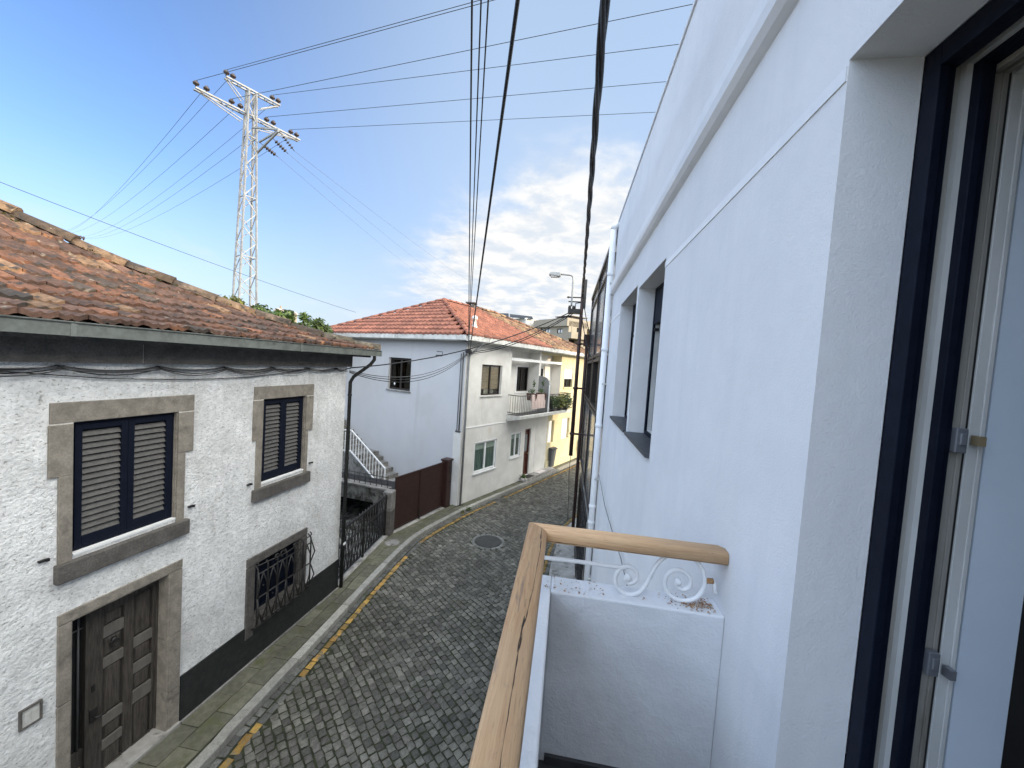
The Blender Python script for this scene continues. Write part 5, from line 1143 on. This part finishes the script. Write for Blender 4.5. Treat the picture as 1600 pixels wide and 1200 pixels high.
lowb = EYE + V((ray(800, 500).x, ray(800, 500).y, 0)) * (92 / ray(800, 500).y); lowb.z = 0; fl = Fr(lowb, gd, V((-.715, -.70, 0)))
wb2 = thing('white_block', 'pale flat roofed building carrying solar panels just behind the red roof ridge', 'building', lowb)
m = MB(); fbox(m, fl, -5.5, 12, -10, 0, 0, 15.9); obj('wall', m, 'far_white', wb2)
m = MB(); fbox(m, fl, -5.7, 12.3, -10, .3, 15.9, 16.2); obj('roof', m, 'far_white', wb2)
def panel(u0, v0, u1, v1, dist, lb):
    p = EYE + ray(u0, v0) * (dist / ray(u0, v0).y); q_ = EYE + ray(u1, v1) * (dist / ray(u1, v1).y); sp_ = thing('solar_panel', lb, 'solar panel', (p.x, p.y, 16.2))
    m = MB(); b_ = V((-.6, 3.0, 1.0)); q_ = V((q_.x, q_.y, q_.z)); p = V((p.x, p.y, p.z))
    m.prism([p, q_, q_ + b_, p + b_], (0, 0, .12)); obj('glass_face', m, 'panel_blue', sp_)
    m = MB()
    for t in (.15, .5, .85): r_ = p.lerp(q_, t); m.bar(r_, V((r_.x, r_.y, 16.15)), .12); r2 = r_ + b_; m.bar(r2, V((r2.x, r2.y, 16.15)), .12)
    obj('stand', m, 'steel', sp_)
panel(774, 494, 795, 494.5, 88, 'smaller dark solar panel on the white block, nearest the chimney'); panel(797, 495.5, 833, 499.5, 88, 'wide dark solar panel on the white block, beside the beige apartment roof')

# ================================================================== trees behind the old house
def tree(name, lb, base, crown, n, size, mt, trunk_r, cols, lobes):
    t = thing(name, lb, 'tree', base, 'trees behind the old house'); base = V(base); top = base + V((0, 0, crown[2]))
    m = MB(); m.tube([base, base.lerp(top, .5) + V((.1, .05, 0)), top], [trunk_r, trunk_r * .7, trunk_r * .3], 8)
    L = []
    for k in range(lobes):
        a = 6.283 * k / lobes + U(-.4, .4); rr = U(.35, .9); c = top + V((math.cos(a) * crown[0] * rr, math.sin(a) * crown[0] * rr, U(-.5, .8) * crown[1])); L.append(c); m.tube([base.lerp(top, U(.5, .8)), c], [trunk_r * .4, trunk_r * .15], 5)
    obj('trunk', m, 'bark', t); m = MB()
    for c in L:
        r = crown[0] * U(.28, .5); leaf_clump(m, c, r, r, r * U(.6, 1.), n // lobes, size, cols)
    obj('crown', m, mt, t); return t
def tbase(u, dist): d = ray(u, 560); p = EYE + d * (dist / d.y); return V((p.x, p.y, 0)), p
GC = [(1, 1, 1), (.5, .55, .5), (1.4, 1.35, 1.1), (.75, .8, .7), (1.8, 1.7, 1.2)]
for u, v, dist, cr, n, sz, mt, lb in ((342, 466, 12.4, .75, 900, .085, 'leaf_yellow', 'yellow green shrub top over the old roof at the foot of the pylon'), (386, 480, 13.2, .8, 1100, .09, 'leaf_mid', 'light green tree top just right of the pylon foot'),
        (416, 481, 14, .95, 1500, .09, 'leaf_dark', 'feathery dark green tree top behind the middle of the hip ridge'), (452, 494, 13.6, .7, 900, .10, 'leaf_mid', 'mid green bush in front of the dark trees over the hip ridge'), (478, 500, 14.6, .85, 1600, .095, 'leaf_dark', 'dark rounded tree top nearest the red roof'), (506, 520, 14.2, .5, 600, .08, 'leaf_dark', 'lowest dark bush between the old roof and the white house wall')):
    b, _ = tbase(u, dist); ztop = (EYE + ray(u, v) * (dist / ray(u, v).y)).z; tree('garden_tree', lb, b, (cr, cr * .55, ztop - cr * .45), n, sz, mt, .1, GC, 9)
hb = EYE + ray(434, 486) * (60 / ray(434, 486).y); dh = thing('distant_house', 'tiny far house with a pinkish gable poking over the trees', 'house', (hb.x, hb.y, 0)); m = MB(); m.box((hb.x - .6, hb.y, 0), (hb.x + .6, hb.y + 4, hb.z)); obj('wall', m, 'far_beige', dh)
m = MB(); m.prism([V((hb.x - .75, hb.y - .2, hb.z)), V((hb.x + .75, hb.y - .2, hb.z)), V((hb.x, hb.y - .2, hb.z + .5))], (0, 4.4, 0)); obj('roof', m, 'cloth_pink', dh); m = MB(); m.box((hb.x - .1, hb.y + .5, hb.z + .2), (hb.x + .1, hb.y + .8, hb.z + 1)); obj('chimney', m, 'far_beige', dh)

# ================================================================== sky, sun, camera
SUN_AZ, SUN_EL = R(-6), R(14)   # azimuth measured from +X towards +Y
sd = V((math.cos(SUN_EL) * math.cos(SUN_AZ), math.cos(SUN_EL) * math.sin(SUN_AZ), math.sin(SUN_EL)))
su = bpy.data.lights.new('sun', 'SUN'); su.energy = 3.3; su.angle = R(.6); su.color = (1, .80, .56)
so_ = bpy.data.objects.new('sun', su); COL.objects.link(so_); so_.rotation_euler = sd.to_track_quat('Z', 'Y').to_euler()
w = bpy.data.worlds.new('World'); S.world = w; w.use_nodes = True; nt = w.node_tree; nt.nodes.clear()
def wn(t, **k):
    x = nt.nodes.new(t)
    for a, b in k.items(): setattr(x, a, b)
    return x
def wm(op, a, b=0.):
    x = wn('ShaderNodeMath', operation=op)
    for i, v in enumerate((a, b)):
        if isinstance(v, bpy.types.NodeSocket): nt.links.new(v, x.inputs[i])
        else: x.inputs[i].default_value = v
    return x.outputs[0]
FILL_W, FILL_E = (8.6, 10.8, 14.2, 1), (29, 28.4, 26.5, 1)  # west and east colours of the added overcast that lights the walls
out = wn('ShaderNodeOutputWorld'); bg = wn('ShaderNodeBackground'); bg.inputs[1].default_value = .15
sky = wn('ShaderNodeTexSky', sky_type='NISHITA', sun_disc=False); sky.sun_elevation = SUN_EL; sky.sun_rotation = math.pi / 2 - SUN_AZ
sky.air_density = 1.0; sky.dust_density = .6; sky.ozone_density = 1.6; sky.altitude = 50
tc = wn('ShaderNodeTexCoord'); sep = wn('ShaderNodeSeparateXYZ'); nt.links.new(tc.outputs['Generated'], sep.inputs[0]); X, Y, Z = sep.outputs
den = wm('ADD', wm('MAXIMUM', Z, 0.), .13); cmb = wn('ShaderNodeCombineXYZ'); nt.links.new(wm('DIVIDE', X, den), cmb.inputs[0]); nt.links.new(wm('DIVIDE', Y, den), cmb.inputs[1])
def wnoise(scale, det, off, ro=.58):
    mp = wn('ShaderNodeMapping'); mp.inputs['Location'].default_value = off; nt.links.new(cmb.outputs[0], mp.inputs[0])
    x = wn('ShaderNodeTexNoise'); x.inputs['Scale'].default_value = scale; x.inputs['Detail'].default_value = det; x.inputs['Roughness'].default_value = ro; x.inputs['Distortion'].default_value = .25
    nt.links.new(mp.outputs[0], x.inputs[0]); return x.outputs['Fac']
def wr(f, lo, hi, a=0., b=1.):
    x = wn('ShaderNodeMapRange', interpolation_type='SMOOTHSTEP'); nt.links.new(f, x.inputs[0]); x.inputs[1].default_value = lo; x.inputs[2].default_value = hi; x.inputs[3].default_value = a; x.inputs[4].default_value = b; return x.outputs[0]
def wmix(f, a, b):
    x = wn('ShaderNodeMix', data_type='RGBA')
    for i, v in ((0, f), (6, a), (7, b)):
        if isinstance(v, bpy.types.NodeSocket): nt.links.new(v, x.inputs[i])
        else: x.inputs[i].default_value = v
    return x.outputs[2]
az = wm('ARCTAN2', X, Y)   # 0 along the street, positive to the right
bank = wm('MULTIPLY', wr(az, -.62, -.12), wr(Z, .62, .26))
bank = wm('MULTIPLY', bank, wr(wm('SUBTRACT', az, wm('MULTIPLY', Z, 1.1)), -1.02, -.46))
n1 = wnoise(1.15, 10, (3.1, 1.7, 0)); n2 = wnoise(2.6, 9, (7.3, 2.2, 0))
n3 = wnoise(5.2, 9, (2.2, 6.1, 0)); fld = wm('ADD', wm('ADD', wm('MULTIPLY', n1, .45), wm('MULTIPLY', n2, .35)), wm('MULTIPLY', n3, .2))
cover = wm('MULTIPLY', wr(wm('ADD', fld, wm('MULTIPLY', bank, .20)), .48, .70), wr(bank, .02, .45, 0., .95))
lowc = wm('MULTIPLY', wr(wnoise(.9, 8, (0.4, 5.2, 0)), .52, .68), wm('MULTIPLY', wr(Z, .30, .12), .35))
hz = wr(Z, .36, -.02, 0., .75)
tint = wn('ShaderNodeMix', data_type='RGBA', blend_type='MULTIPLY'); tint.inputs[0].default_value = 1.; nt.links.new(sky.outputs[0], tint.inputs[6]); tint.inputs[7].default_value = (1.0, 1.17, 1.55, 1)
glow = wm('MULTIPLY', wr(az, -1.05, -.15), wr(Z, 1.0, .2, .62, .80))
c = wmix(glow, tint.outputs[2], (3.25, 4.2, 5.45, 1)); c = wmix(hz, c, (3.75, 4.0, 4.45, 1)); c = wmix(lowc, c, (4.6, 4.9, 5.8, 1)); cc = wmix(wr(n3, .36, .62), (4.1, 4.4, 4.8, 1), (5.6, 5.5, 5.3, 1)); c = wmix(cover, c, cc)
# unseen overcast added to brighten the walls; clear gap kept over the street ahead
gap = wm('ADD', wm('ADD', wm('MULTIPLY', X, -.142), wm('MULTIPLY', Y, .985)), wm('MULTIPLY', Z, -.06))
fill_mask = wm('MULTIPLY', wr(gap, .46, .16), wr(Z, -.02, .12))
dcol = wmix(wr(X, -.35, .5), FILL_W, FILL_E); dcol = wmix(wm('MULTIPLY', wr(wnoise(.8, 6, (1, 9, 0)), .4, .65), .35), dcol, (5, 6.2, 8.5, 1))
c = wmix(fill_mask, c, dcol)
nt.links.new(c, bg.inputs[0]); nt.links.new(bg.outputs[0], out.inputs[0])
cam = bpy.data.cameras.new('camera'); co = bpy.data.objects.new('camera', cam); COL.objects.link(co); S.camera = co
cam.sensor_width = 36; cam.lens = F / 1600 * 36; cam.clip_start = .03; cam.clip_end = 2000
co.matrix_world = Matrix.Translation(EYE) @ CAM.to_4x4()
S.view_settings.view_transform = 'Standard'; S.view_settings.look = 'None'; S.view_settings.gamma = 1; S.view_settings.exposure = .35
S.cycles.max_bounces = 8; S.cycles.transparent_max_bounces = 12
